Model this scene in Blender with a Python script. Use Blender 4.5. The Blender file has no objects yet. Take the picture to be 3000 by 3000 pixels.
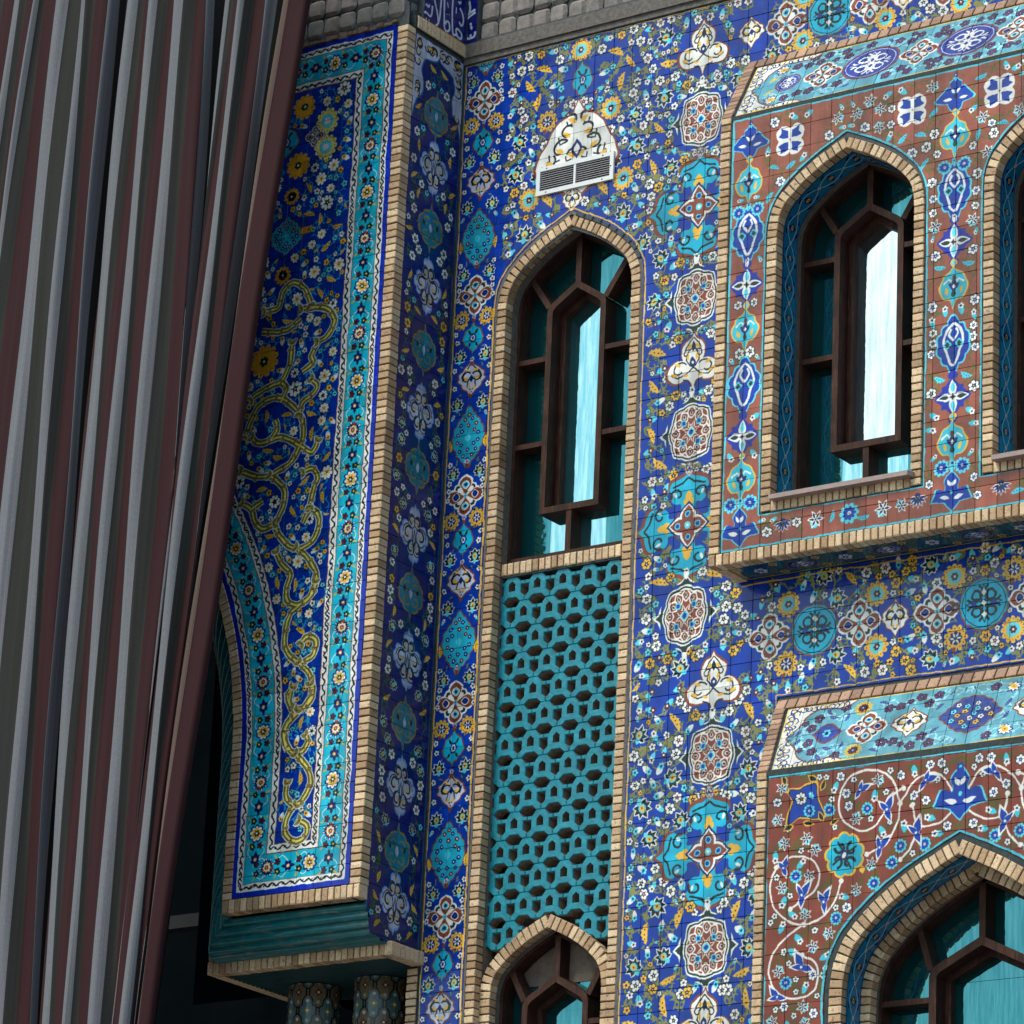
import bpy, math, random
import numpy as np
from mathutils import Matrix, Vector
from mathutils.geometry import tessellate_polygon

scene = bpy.context.scene
rng = random.Random(7)
nrng = np.random.RandomState(7)

# ------------------------------------------------------------------ camera
R_CAM = ((0.82415, 0.56473, 0.04300), (-0.14968, 0.29039, -0.94513), (-0.54623, 0.77249, 0.32385))
CAM_POS = Vector((19.264, -26.265, 1.7))
cam_data = bpy.data.cameras.new("camera")
cam = bpy.data.objects.new("camera", cam_data)
scene.collection.objects.link(cam)
m = Matrix.Identity(4)
for i in range(3):
    m[i][0] = R_CAM[0][i]
    m[i][1] = -R_CAM[1][i]
    m[i][2] = -R_CAM[2][i]
m.translation = CAM_POS
cam.matrix_world = m.to_3x3().normalized().to_4x4()
cam.location = CAM_POS
cam_data.sensor_width = 36.0
cam_data.lens = 149.55
cam_data.clip_start = 0.5
cam_data.clip_end = 3000.0
scene.camera = cam

# ------------------------------------------------------------------ sky, sun, exposure
SUN_EL, SUN_AZ = math.radians(52), math.radians(200)      # azimuth clockwise from +Y
world = bpy.data.worlds.new("World")
scene.world = world
world.use_nodes = True
wn = world.node_tree
sky = wn.nodes.new("ShaderNodeTexSky")
sky.sky_type = 'NISHITA'
sky.sun_disc = False
sky.sun_elevation = SUN_EL
sky.sun_rotation = SUN_AZ
sky.air_density = 1.0
sky.dust_density = 3.0
bg = wn.nodes["Background"]
bg.inputs[1].default_value = 0.13
tint = wn.nodes.new('ShaderNodeMix'); tint.data_type = 'RGBA'; tint.blend_type = 'MULTIPLY'; tint.inputs[0].default_value = 1.0
tint.inputs[7].default_value = (0.82, 1.0, 0.95, 1.0)
wn.links.new(sky.outputs[0], tint.inputs[6]); wn.links.new(tint.outputs[2], bg.inputs[0])
sun_d = bpy.data.lights.new("sun", 'SUN')
sun_d.energy = 1.5
sun_d.angle = math.radians(18)
sun_d.color = (1.0, 0.93, 0.82)
sun = bpy.data.objects.new("sun", sun_d)
scene.collection.objects.link(sun)
sdir = Vector((math.sin(SUN_AZ) * math.cos(SUN_EL), math.cos(SUN_AZ) * math.cos(SUN_EL), math.sin(SUN_EL)))
sun.rotation_euler = sdir.to_track_quat('Z', 'Y').to_euler()
sun.location = (0, -30, 40)
vs = scene.view_settings
vs.view_transform = 'Standard'
vs.look = 'None'
vs.gamma = 1.0
vs.use_curve_mapping = False
vs.exposure = 0.55
scene.cycles.max_bounces = 6
scene.cycles.glossy_bounces = 4

COL = scene.collection
# ------------------------------------------------------------------ mesh helpers
class MB:
    def __init__(s):
        s.v, s.f, s.m, s.uv = [], [], [], []
    def face(s, pts, mi=0, uv=None):
        b = len(s.v)
        s.v += [tuple(p) for p in pts]
        s.f.append(tuple(range(b, b + len(pts))))
        s.m.append(mi)
        s.uv.append(uv if uv else [(0.0, 0.0)] * len(pts))
    def box(s, x0, x1, y0, y1, z0, z1, mi=0):
        p = [(x0, y0, z0), (x1, y0, z0), (x1, y1, z0), (x0, y1, z0), (x0, y0, z1), (x1, y0, z1), (x1, y1, z1), (x0, y1, z1)]
        for q in ((0, 1, 5, 4), (1, 2, 6, 5), (2, 3, 7, 6), (3, 0, 4, 7), (4, 5, 6, 7), (3, 2, 1, 0)):
            s.face([p[i] for i in q], mi)
    def build(s, name, mats, parent=None, smooth=False, merge=False, **props):
        me = bpy.data.meshes.new(name)
        me.from_pydata(s.v, [], s.f)
        for mt in (mats if isinstance(mats, (list, tuple)) else [mats]):
            me.materials.append(mt)
        me.polygons.foreach_set('material_index', s.m)
        uvl = me.uv_layers.new(name='UVMap')
        flat = [c for f in s.uv for u in f for c in u]
        uvl.data.foreach_set('uv', flat)
        if smooth:
            me.polygons.foreach_set('use_smooth', [True] * len(s.f))
        if merge:
            import bmesh
            bm = bmesh.new(); bm.from_mesh(me)
            bmesh.ops.remove_doubles(bm, verts=bm.verts, dist=1e-5)
            bmesh.ops.recalc_face_normals(bm, faces=bm.faces)
            bm.to_mesh(me); bm.free()
        me.update()
        o = bpy.data.objects.new(name, me)
        COL.objects.link(o)
        o.parent = parent
        for k, v in props.items():
            o[k] = v
        return o

def empty(name, loc, label=None, cat=None, group=None, kind=None, parent=None):
    o = bpy.data.objects.new(name, None)
    COL.objects.link(o)
    o.empty_display_size = 0.2
    if parent:
        o.parent = parent
    else:
        o.location = loc
    if label: o['label'] = label
    if cat: o['category'] = cat
    if group: o['group'] = group
    if kind: o['kind'] = kind
    return o

# things keep their Empty at the world origin of the facade so part coordinates are facade coordinates
def thing(name, label, cat, group=None):
    return empty(name, (0, 0, 0), label, cat, group, 'thing')

def cam_pix(p):
    d = Vector(p) - CAM_POS
    q = [sum(R_CAM[i][k] * d[k] for k in range(3)) for i in range(3)]
    if q[2] < 0.5: return None
    return (q[0] / q[2] * 4.1543 + 0.5, q[1] / q[2] * 4.1543 + 0.5)

# ------------------------------------------------------------------ pieces (bricks, tiles, stones)
class Pieces:
    """Collects alike pieces of one thing; the 300 largest in view become objects, the rest one joined part."""
    def __init__(s, root):
        s.root, s.items = root, {}
    def add(s, name, mesh, mat4, size, parent, mats, pixbias=1.0):
        s.items.setdefault(name, []).append((mesh, mat4, size * pixbias, parent, mats))
    def flush(s, limit=298):
        for name, lst in s.items.items():
            sc = []
            for it in lst:
                p = cam_pix(it[1].translation if not isinstance(it[0], MB) else it[1])
                inside = p is not None and -0.02 < p[0] < 1.02 and -0.02 < p[1] < 1.02
                sc.append(it[2] * (1.0 if inside else 0.01))
            order = sorted(range(len(lst)), key=lambda i: -sc[i])
            solo = set(order[:limit])
            rests = {}
            for i, (mesh, m4, size, parent, mats) in enumerate(lst):
                if i in solo:
                    if isinstance(mesh, MB):
                        mesh.build(name, mats, parent)
                    else:
                        o = bpy.data.objects.new(name, mesh)
                        COL.objects.link(o)
                        o.parent = parent
                        o.matrix_local = m4
                else:
                    rm = mats if mats is not None else mesh.materials[0]
                    rest = rests.setdefault(rm.name, (MB(), rm))[0]
                    if isinstance(mesh, MB):
                        for f, mi, uv in zip(mesh.f, mesh.m, mesh.uv):
                            rest.face([mesh.v[k] for k in f], mi, uv)
                    else:
                        vv = [m4 @ v.co for v in mesh.vertices]
                        for pl in mesh.polygons:
                            rest.face([vv[k] for k in pl.vertices], 0)
            for rest, rm in rests.values():
                rest.build({'brick': 'brickwork', 'stone': 'stonework'}.get(name, 'tilework'), rm, s.root, kind='stuff')

# ------------------------------------------------------------------ materials
def new_mat(name):
    mt = bpy.data.materials.new(name)
    mt.use_nodes = True
    nt = mt.node_tree
    return mt, nt, nt.nodes['Principled BSDF']

def N(nt, t, **kw):
    n = nt.nodes.new(t)
    for k, v in kw.items():
        setattr(n, k, v)
    return n

def mixrgb(nt, fac, a, b, mode='MIX'):
    n = N(nt, 'ShaderNodeMix', data_type='RGBA', blend_type=mode)
    for sock, val in ((n.inputs[0], fac), (n.inputs[6], a), (n.inputs[7], b)):
        if hasattr(val, 'is_linked') or hasattr(val, 'links'):
            nt.links.new(val, sock)
        else:
            sock.default_value = val if not isinstance(val, tuple) or len(val) == 4 else (*val, 1)
    return n.outputs[2]

def ramp(nt, src, stops):
    r = N(nt, 'ShaderNodeValToRGB')
    els = r.color_ramp.elements
    while len(els) < len(stops):
        els.new(0.5)
    for e, (p, c) in zip(els, stops):
        e.position = p
        e.color = (*c, 1) if len(c) == 3 else c
    nt.links.new(src, r.inputs[0])
    return r.outputs[0]

def noise(nt, vec, scale, detail=4.0, rough=0.55):
    n = N(nt, 'ShaderNodeTexNoise')
    n.inputs['Scale'].default_value = scale
    n.inputs['Detail'].default_value = detail
    n.inputs['Roughness'].default_value = rough
    if vec is not None:
        nt.links.new(vec, n.inputs['Vector'])
    return n.outputs[0]

def bump(nt, h, strength, dist, normal=None):
    b = N(nt, 'ShaderNodeBump')
    b.inputs['Strength'].default_value = strength
    b.inputs['Distance'].default_value = dist
    nt.links.new(h, b.inputs['Height'])
    if normal is not None:
        nt.links.new(normal, b.inputs['Normal'])
    return b.outputs[0]

def math_n(nt, op, a, b=None):
    n = N(nt, 'ShaderNodeMath', operation=op)
    for i, v in enumerate((a, b)):
        if v is None: continue
        if hasattr(v, 'links'):
            nt.links.new(v, n.inputs[i])
        else:
            n.inputs[i].default_value = v
    return n.outputs[0]

def brick_mat(name, c1, c2, c3, dirt=(0.10, 0.075, 0.055)):
    mt, nt, b = new_mat(name)
    pos = N(nt, 'ShaderNodeNewGeometry').outputs['Position']
    oi = N(nt, 'ShaderNodeObjectInfo').outputs['Random']
    wn_ = N(nt, 'ShaderNodeTexWhiteNoise', noise_dimensions='1D')
    nt.links.new(oi, wn_.inputs['W'])
    base = ramp(nt, wn_.outputs['Value'], [(0.0, c1), (0.25, c2), (0.45, tuple(min(1, k * 1.25) for k in c2)), (0.65, c3), (0.82, tuple(k * .8 for k in c3)), (1.0, c1)])
    big = noise(nt, pos, 2.2, 3)
    n1 = noise(nt, pos, 38, 6, 0.7)
    fac = ramp(nt, n1, [(0.33, (.75,.75,.75)), (0.46, (0, 0, 0))])
    col = mixrgb(nt, fac, base, dirt)
    f2 = ramp(nt, noise(nt, pos, 120, 3), [(0.3, (0.72, 0.72, 0.72)), (0.7, (1.15, 1.12, 1.1))])
    col = mixrgb(nt, 1.0, col, f2, 'MULTIPLY')
    f3 = ramp(nt, big, [(0.3, (0.78, 0.74, 0.72)), (0.65, (1.08, 1.05, 1.0))])
    col = mixrgb(nt, 1.0, col, f3, 'MULTIPLY')
    nt.links.new(col, b.inputs['Base Color'])
    b.inputs['Roughness'].default_value = 0.8
    nt.links.new(bump(nt, noise(nt, pos, 70, 5, 0.65), 0.55, 0.004), b.inputs['Normal'])
    return mt

def plain_mat(name, c, rough=0.8, nscale=20, var=0.35, bumpd=0.004, metallic=0.0):
    mt, nt, b = new_mat(name)
    pos = N(nt, 'ShaderNodeNewGeometry').outputs['Position']
    f = ramp(nt, noise(nt, pos, nscale, 6, 0.65), [(0.25, tuple(k * (1 - var) for k in c)), (0.75, tuple(min(1, k * (1 + var)) for k in c))])
    nt.links.new(f, b.inputs['Base Color'])
    b.inputs['Roughness'].default_value = rough
    b.inputs['Metallic'].default_value = metallic
    if bumpd:
        nt.links.new(bump(nt, noise(nt, pos, nscale * 3, 5, 0.65), 0.6, bumpd), b.inputs['Normal'])
    return mt

M = {}
M['brick'] = brick_mat('buff_brick', (0.60, 0.41, 0.26), (0.70, 0.53, 0.36), (0.52, 0.34, 0.20))
M['brick_pink'] = brick_mat('pink_brick', (0.40, 0.24, 0.175), (0.46, 0.29, 0.21), (0.34, 0.21, 0.155))
M['mortar'] = plain_mat('dark_mortar', (0.035, 0.045, 0.05), 0.9, 30, 0.5, 0.006)
M['grey_mortar'] = plain_mat('grey_mortar', (0.13, 0.115, 0.105), 0.9, 25, 0.5, 0.01)
M['grout'] = plain_mat('grout', (0.07, 0.075, 0.085), 0.9, 30, 0.4, 0)
M['stone'] = plain_mat('grey_stone', (0.21, 0.185, 0.175), 0.85, 9, 0.45, 0.012)
M['sill'] = plain_mat('pink_sill_stone', (0.33, 0.235, 0.22), 0.6, 30, 0.2, 0.002)
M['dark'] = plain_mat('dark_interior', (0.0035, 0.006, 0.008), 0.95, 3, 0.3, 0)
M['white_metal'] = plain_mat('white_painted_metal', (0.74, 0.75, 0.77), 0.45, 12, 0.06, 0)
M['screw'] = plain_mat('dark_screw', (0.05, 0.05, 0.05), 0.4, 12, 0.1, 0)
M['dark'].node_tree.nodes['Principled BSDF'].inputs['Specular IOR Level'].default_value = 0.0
M['louver'] = plain_mat('grey_louvre', (0.30, 0.29, 0.31), 0.5, 12, 0.1, 0)
M['clay'] = plain_mat('unglazed_clay', (0.26, 0.19, 0.15), 0.9, 40, 0.5, 0.004)

def wood_mat():
    mt, nt, b = new_mat('varnished_brown_timber')
    pos = N(nt, 'ShaderNodeNewGeometry').outputs['Position']
    mp = N(nt, 'ShaderNodeMapping')
    mp.inputs['Scale'].default_value = (1, 1, 0.12)
    nt.links.new(pos, mp.inputs[0])
    g = noise(nt, mp.outputs[0], 60, 5, 0.6)
    c = ramp(nt, g, [(0.3, (0.024, 0.009, 0.006)), (0.55, (0.055, 0.021, 0.014)), (0.75, (0.11, 0.046, 0.028))])
    w = ramp(nt, noise(nt, pos, 7, 5, 0.7), [(0.35, (0.6, 0.55, 0.55)), (0.7, (1.25, 1.2, 1.15))])
    nt.links.new(mixrgb(nt, 1.0, c, w, 'MULTIPLY'), b.inputs['Base Color'])
    b.inputs['Roughness'].default_value = 0.6
    b.inputs['Specular IOR Level'].default_value = 0.22
    nt.links.new(bump(nt, g, 0.3, 0.003), b.inputs['Normal'])
    return mt
M['wood'] = wood_mat()

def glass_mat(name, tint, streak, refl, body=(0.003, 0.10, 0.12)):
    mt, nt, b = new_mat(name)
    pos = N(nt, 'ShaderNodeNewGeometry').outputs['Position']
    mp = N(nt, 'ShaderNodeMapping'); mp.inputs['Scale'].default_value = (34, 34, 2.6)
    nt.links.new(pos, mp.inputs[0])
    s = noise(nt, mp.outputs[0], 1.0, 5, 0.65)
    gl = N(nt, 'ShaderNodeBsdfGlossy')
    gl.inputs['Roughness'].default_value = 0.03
    c = mixrgb(nt, ramp(nt, s, [(0.40, (0, 0, 0)), (0.62, (1, 1, 1))]), tint, streak)  # streaks of the reflection are painted into the glossy tint
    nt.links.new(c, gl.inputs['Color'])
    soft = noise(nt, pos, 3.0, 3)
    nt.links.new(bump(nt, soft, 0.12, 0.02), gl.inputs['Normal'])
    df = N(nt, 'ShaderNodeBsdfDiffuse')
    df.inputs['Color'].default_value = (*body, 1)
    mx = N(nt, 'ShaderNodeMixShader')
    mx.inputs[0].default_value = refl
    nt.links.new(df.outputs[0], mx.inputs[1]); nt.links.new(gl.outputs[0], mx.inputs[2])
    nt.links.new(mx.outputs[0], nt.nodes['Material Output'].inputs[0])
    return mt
M['glass'] = glass_mat('teal_glass_shaded', (0.07, 0.30, 0.34), (0.13, 0.42, 0.46), 0.6, (0.002, 0.055, 0.065))  # teal glass tinted darker for panes that mirror the shaded reveals
M['glass_mid'] = glass_mat('teal_glass_sky_lit', (0.30, 0.66, 0.72), (0.60, 0.90, 0.93), 0.75, (0.003, 0.10, 0.12))  # same teal glass, tint brightened for panes that mirror the sky
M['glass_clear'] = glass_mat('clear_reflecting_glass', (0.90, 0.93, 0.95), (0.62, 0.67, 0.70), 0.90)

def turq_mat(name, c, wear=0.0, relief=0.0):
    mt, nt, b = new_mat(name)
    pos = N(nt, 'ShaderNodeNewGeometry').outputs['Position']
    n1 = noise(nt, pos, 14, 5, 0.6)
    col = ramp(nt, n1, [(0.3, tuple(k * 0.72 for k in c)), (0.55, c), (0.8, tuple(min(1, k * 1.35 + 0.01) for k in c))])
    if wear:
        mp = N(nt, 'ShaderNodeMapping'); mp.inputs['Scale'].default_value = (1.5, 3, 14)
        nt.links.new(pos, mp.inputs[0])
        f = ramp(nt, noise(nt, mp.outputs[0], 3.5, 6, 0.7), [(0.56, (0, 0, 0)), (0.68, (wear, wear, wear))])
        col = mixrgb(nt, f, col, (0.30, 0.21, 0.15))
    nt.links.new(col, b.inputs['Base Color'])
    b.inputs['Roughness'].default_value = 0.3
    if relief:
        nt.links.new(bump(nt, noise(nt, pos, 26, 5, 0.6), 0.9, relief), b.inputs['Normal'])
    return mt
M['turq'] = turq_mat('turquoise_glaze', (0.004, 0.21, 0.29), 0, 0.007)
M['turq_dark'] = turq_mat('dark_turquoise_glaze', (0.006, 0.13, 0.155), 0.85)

# ------------------------------------------------------------------ tile painting canvas
C_COB = (.0, .20, .61); C_NAVY = (.02, .09, .38); C_WHT = (.90, .89, .88); C_TEAL = (.05, .66, .80); C_CYAN = (.35, .80, .88)
C_YEL = (.90, .69, .24); C_OLV = (.50, .49, .27); C_RED = (.52, .25, .20); C_MAR = (.33, .09, .14); C_BLK = (.05, .07, .09)
C_DGR = (.09, .17, .15); C_BRN = (.50, .24, .17); C_PYEL = (.93, .85, .45); C_ORG = (.85, .60, .15); C_LAV = (.72, .74, .84)

def ell(n=16, a=1, b=1, x=0, y=0):
    return [(x + a * math.cos(2 * math.pi * i / n), y + b * math.sin(2 * math.pi * i / n)) for i in range(n)]
def rose(n, depth, r=1.0, k=6, ph=0.0, pointy=False):
    out = []
    for i in range(n * k):
        t = 2 * math.pi * i / (n * k)
        w = abs(math.cos(n * (t) / 2))
        w = w ** (2.2 if pointy else 0.6)
        rr = r * (1 - depth * (1 - w))
        out.append((rr * math.cos(t + ph), rr * math.sin(t + ph)))
    return out
def star(n, ri, r=1.0, ph=math.pi / 2):
    out = []
    for i in range(2 * n):
        t = math.pi * i / n + ph
        rr = r if i % 2 == 0 else ri * r
        out.append((rr * math.cos(t), rr * math.sin(t)))
    return out
def petal(L, W, x=0, y=0, ang=0, k=6, base=0.0):
    pts = []
    for i in range(k + 1):
        t = i / k
        pts.append((base + L * t, W * math.sin(math.pi * min(1, t ** 0.8)) * 0.5))
    for i in range(k - 1, 0, -1):
        t = i / k
        pts.append((base + L * t, -W * math.sin(math.pi * min(1, t ** 0.8)) * 0.5))
    ca, sa = math.cos(ang), math.sin(ang)
    return [(x + p[0] * ca - p[1] * sa, y + p[0] * sa + p[1] * ca) for p in pts]
def ogee(w, h, bulge=1.0, k=14):
    """pointed oval outline, points top and bottom"""
    out = []
    for sgn in (1, -1):
        for i in range(k):
            t = i / k if sgn == 1 else i / k
            z = h * (1 - 2 * t)
            u = 1 - abs(z / h)
            x = w * min(1, (u ** 1.15) * 1.55) if u < .5 else w * (1.55 * .5 ** 1.15 + (1 - 1.55 * .5 ** 1.15) * math.sin((u - .5) * math.pi))
            out.append((x * sgn, z * sgn))
    return out
def scal(pts, n=40, depth=0.05):
    return [(p[0] * (1 + depth * (abs(math.sin(i * math.pi / (len(pts) / n))) - .5)), p[1] * (1 + depth * (abs(math.sin(i * math.pi / (len(pts) / n))) - .5))) for i, p in enumerate(pts)]
def resample(pts, n):
    P = pts + [pts[0]]
    d = [0]
    for a, b in zip(P, P[1:]):
        d.append(d[-1] + math.hypot(b[0] - a[0], b[1] - a[1]))
    xs = np.interp(np.linspace(0, d[-1], n, endpoint=False), d, [p[0] for p in P])
    ys = np.interp(np.linspace(0, d[-1], n, endpoint=False), d, [p[1] for p in P])
    return list(zip(xs.tolist(), ys.tolist()))
def smooth_line(pts, n=6):
    """Catmull-Rom through the points"""
    if len(pts) < 3: return pts
    P = [pts[0]] + list(pts) + [pts[-1]]
    out = []
    for i in range(1, len(P) - 2):
        p0, p1, p2, p3 = P[i - 1], P[i], P[i + 1], P[i + 2]
        for k in range(n):
            t = k / n
            out.append(tuple(0.5 * (2 * p1[j] + (p2[j] - p0[j]) * t + (2 * p0[j] - 5 * p1[j] + 4 * p2[j] - p3[j]) * t * t + (3 * p1[j] - p0[j] - 3 * p2[j] + p3[j]) * t ** 3) for j in (0, 1)))
    out.append(pts[-1])
    return out

class Canvas:
    def __init__(s, x0, y0, x1, y1, ppm, bgc):
        s.x0, s.y0, s.ppm = x0, y0, ppm
        s.W, s.H = int((x1 - x0) * ppm), int((y1 - y0) * ppm)
        s.x1, s.y1 = x0 + s.W / ppm, y0 + s.H / ppm
        s.a = np.empty((s.H, s.W, 3), np.float32)
        s.a[:] = bgc
        s.stack = [(0, 0, 1, 1, 0, 1)]
    # transform: x, y, sx, sy, rotation
    def T(s, x, y, sc=1.0, rot=0.0, fx=1, sy=None):
        s.t = (x, y, sc * fx, sc if sy is None else sy, math.cos(rot), math.sin(rot))
    def tp(s, pts):
        x, y, sx, sy, c, n = s.t
        return [(x + (p[0] * sx) * c - (p[1] * sy) * n, y + (p[0] * sx) * n + (p[1] * sy) * c) for p in pts]
    t = (0, 0, 1, 1, 1, 0)
    def P(s, pts, col):
        s.poly(s.tp(pts), col)
    def L(s, pts, w, col, closed=False):
        """stroke in local units"""
        q = s.tp(pts)
        s.stroke(q, w * abs(s.t[3]), col, closed)
    def poly(s, pts, col, SS=3):
        p = (np.array(pts, np.float64) - (s.x0, s.y0)) * s.ppm
        ix0, iy0 = max(0, int(p[:, 0].min()) - 1), max(0, int(p[:, 1].min()) - 1)
        ix1, iy1 = min(s.W, int(p[:, 0].max()) + 2), min(s.H, int(p[:, 1].max()) + 2)
        if ix1 <= ix0 or iy1 <= iy0: return
        w, h = (ix1 - ix0) * SS, (iy1 - iy0) * SS
        q = (p - (ix0, iy0)) * SS
        a, b = q, np.roll(q, -1, 0)
        yc = np.arange(h) + 0.5
        lo = np.minimum(a[:, 1], b[:, 1])[:, None]; hi = np.maximum(a[:, 1], b[:, 1])[:, None]
        act = (yc[None] >= lo) & (yc[None] < hi)
        dy = b[:, 1] - a[:, 1]; dy[dy == 0] = 1e-9
        xs = a[:, 0][:, None] + (yc[None] - a[:, 1][:, None]) * ((b[:, 0] - a[:, 0]) / dy)[:, None]
        cx = np.clip(np.ceil(xs - 0.5), 0, w).astype(int)
        acc = np.zeros((h, w + 1), np.int16)
        e, r = np.nonzero(act)
        np.add.at(acc, (r, cx[e, r]), 1)
        mask = (np.cumsum(acc, 1)[:, :w] & 1).astype(np.float32)
        mask = mask.reshape(h // SS, SS, w // SS, SS).mean((1, 3))[..., None]
        reg = s.a[iy0:iy1, ix0:ix1]
        reg += mask * (np.array(col, np.float32) - reg)
    def stroke(s, pts, width, col, closed=False):
        P = list(pts) + ([pts[0]] if closed else [])
        if len(P) < 2: return
        hw = max(width / 2, 0.35 / s.ppm)
        L, Rr = [], []
        n = len(P)
        for i in range(n):
            a = P[max(i - 1, 0)]; b = P[min(i + 1, n - 1)]
            if closed:
                a = P[i - 1] if i > 0 else P[-2]; b = P[i + 1] if i < n - 1 else P[1]
            dx, dy = b[0] - a[0], b[1] - a[1]
            l = math.hypot(dx, dy) or 1e-9
            nx, ny = -dy / l * hw, dx / l * hw
            L.append((P[i][0] + nx, P[i][1] + ny)); Rr.append((P[i][0] - nx, P[i][1] - ny))
        for i in range(0, n - 1, 4):
            j = min(i + 4, n - 1)
            s.poly(L[i:j + 1] + Rr[i:j + 1][::-1], col)
    def dot(s, x, y, r, col):
        s.poly(ell(8, r, r, x, y), col)
    def grid(s):
        xs = s.x0 + (np.arange(s.W) + .5) / s.ppm
        ys = s.y0 + (np.arange(s.H) + .5) / s.ppm
        return np.meshgrid(xs, ys)
    def glaze(s, tw, th, ox, oy, amt=0.10):
        """each tile fired a little differently, plus soft pooling of the glaze"""
        X, Y = s.grid()
        ti = np.floor((X - ox) / tw).astype(int) % 97; tj = np.floor((Y - oy) / th).astype(int) % 97
        # the hand of the painter: lines wander by a few millimetres and neighbouring tiles do not quite meet
        def soft(cell, amp):
            g = nrng.uniform(-amp, amp, (s.H // cell + 2, s.W // cell + 2)).astype(np.float32)
            jj, ii = np.arange(s.H) / cell, np.arange(s.W) / cell
            j0, i0 = jj.astype(int), ii.astype(int); fj, fi = (jj - j0)[:, None], (ii - i0)[None]
            fj, fi = fj * fj * (3 - 2 * fj), fi * fi * (3 - 2 * fi)
            return g[j0][:, i0] * (1 - fj) * (1 - fi) + g[j0 + 1][:, i0] * fj * (1 - fi) + g[j0][:, i0 + 1] * (1 - fj) * fi + g[j0 + 1][:, i0 + 1] * fj * fi
        sx, sy = nrng.uniform(-.8, .8, (97, 97)), nrng.uniform(-.8, .8, (97, 97))
        dx = soft(14, 1.3) + soft(50, 1.6) + sx[tj, ti]; dy = soft(14, 1.3) + soft(50, 1.6) + sy[tj, ti]
        JJ = np.clip(np.rint(np.arange(s.H)[:, None] + dy), 0, s.H - 1).astype(np.int32)
        II = np.clip(np.rint(np.arange(s.W)[None] + dx), 0, s.W - 1).astype(np.int32)
        s.a = s.a[JJ, II]
        tab = nrng.uniform(1 - amt, 1 + amt, (97, 97)).astype(np.float32)
        s.a *= tab[tj, ti][..., None]
        lo = nrng.rand(s.H // 24 + 2, s.W // 24 + 2).astype(np.float32)
        jj, ii = np.arange(s.H) / 24, np.arange(s.W) / 24
        j0, i0 = jj.astype(int), ii.astype(int); fj, fi = (jj - j0)[:, None], (ii - i0)[None]
        q = lo[j0][:, i0] * (1 - fj) * (1 - fi) + lo[j0 + 1][:, i0] * fj * (1 - fi) + lo[j0][:, i0 + 1] * (1 - fj) * fi + lo[j0 + 1][:, i0 + 1] * fj * fi
        s.a *= (0.90 + 0.2 * q)[..., None]
        np.clip(s.a, 0, 1, out=s.a)
    def image(s, name):
        im = bpy.data.images.new(name, s.W, s.H)
        px = np.ones((s.H, s.W, 4), np.float32)
        px[..., :3] = s.a
        im.pixels.foreach_set(px.ravel())
        im.update(); im.pack()
        return im

def painted_mat(name, canvas, org, ua, va, rough=0.16, sheen=None, uv=False, extend='EXTEND', coat=0.0):
    """painted glazed tile: the painting is laid on the plane through org spanned by ua, va (metres)"""
    mt, nt, b = new_mat(name)
    pos = N(nt, 'ShaderNodeNewGeometry').outputs['Position']
    it = N(nt, 'ShaderNodeTexImage'); it.image = canvas.image(name + '_painting'); it.extension = extend
    it.interpolation = 'Cubic'
    if uv:
        nt.links.new(N(nt, 'ShaderNodeTexCoord').outputs['UV'], it.inputs[0])
    else:
        sub = N(nt, 'ShaderNodeVectorMath', operation='SUBTRACT'); sub.inputs[1].default_value = org
        nt.links.new(pos, sub.inputs[0])
        cmb = N(nt, 'ShaderNodeCombineXYZ')
        for k, (ax, c0, ln) in enumerate(((ua, canvas.x0, canvas.x1 - canvas.x0), (va, canvas.y0, canvas.y1 - canvas.y0))):
            d = N(nt, 'ShaderNodeVectorMath', operation='DOT_PRODUCT'); d.inputs[1].default_value = ax
            nt.links.new(sub.outputs[0], d.inputs[0])
            nt.links.new(math_n(nt, 'DIVIDE', math_n(nt, 'SUBTRACT', d.outputs['Value'], c0), ln), cmb.inputs[k])
        nt.links.new(cmb.outputs[0], it.inputs[0])
    dust = ramp(nt, noise(nt, pos, 4.0, 6, 0.7), [(0.48, (0, 0, 0)), (0.85, (0.06, 0.06, 0.06))])
    col = mixrgb(nt, dust, it.outputs[0], (0.20, 0.19, 0.18))
    mp = N(nt, 'ShaderNodeMapping'); mp.inputs['Scale'].default_value = (7, 7, .45); nt.links.new(pos, mp.inputs[0])
    col = mixrgb(nt, 1.0, col, ramp(nt, noise(nt, mp.outputs[0], 1.0, 6, .7), [(0.36, (.72, .73, .74)), (0.55, (1.0, 1.0, 1.0))]), 'MULTIPLY')
    if sheen:
        col = sheen(nt, col, pos)
    nt.links.new(col, b.inputs['Base Color'])
    rg = ramp(nt, noise(nt, pos, 30, 4), [(0.3, (rough * .7,) * 3), (0.7, (rough * 1.6,) * 3)])
    nt.links.new(rg, b.inputs['Roughness'])
    b.inputs['IOR'].default_value = 1.42
    bw = N(nt, 'ShaderNodeRGBToBW'); nt.links.new(it.outputs[0], bw.inputs[0])
    n1 = bump(nt, bw.outputs[0], 0.35, 0.002)
    n2 = bump(nt, noise(nt, pos, 9, 3, 0.5), 0.35, 0.012, n1)
    nt.links.new(n2, b.inputs['Normal'])
    return mt
def tdrop(L, W, ang, k=8):
    """teardrop petal: narrow at the centre, full outside, ending in a point"""
    up = []
    for i in range(k + 1):
        t = i / k
        up.append((L * t, W / 2 * (math.sin(math.pi * t ** 1.7) ** .8 if 0 < t < 1 else 0)))
    p = up + [(x, -y) for x, y in up[::-1][1:-1]]
    ca, sa = math.cos(ang), math.sin(ang)
    return [(x * ca - y * sa, x * sa + y * ca) for x, y in p]
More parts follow.
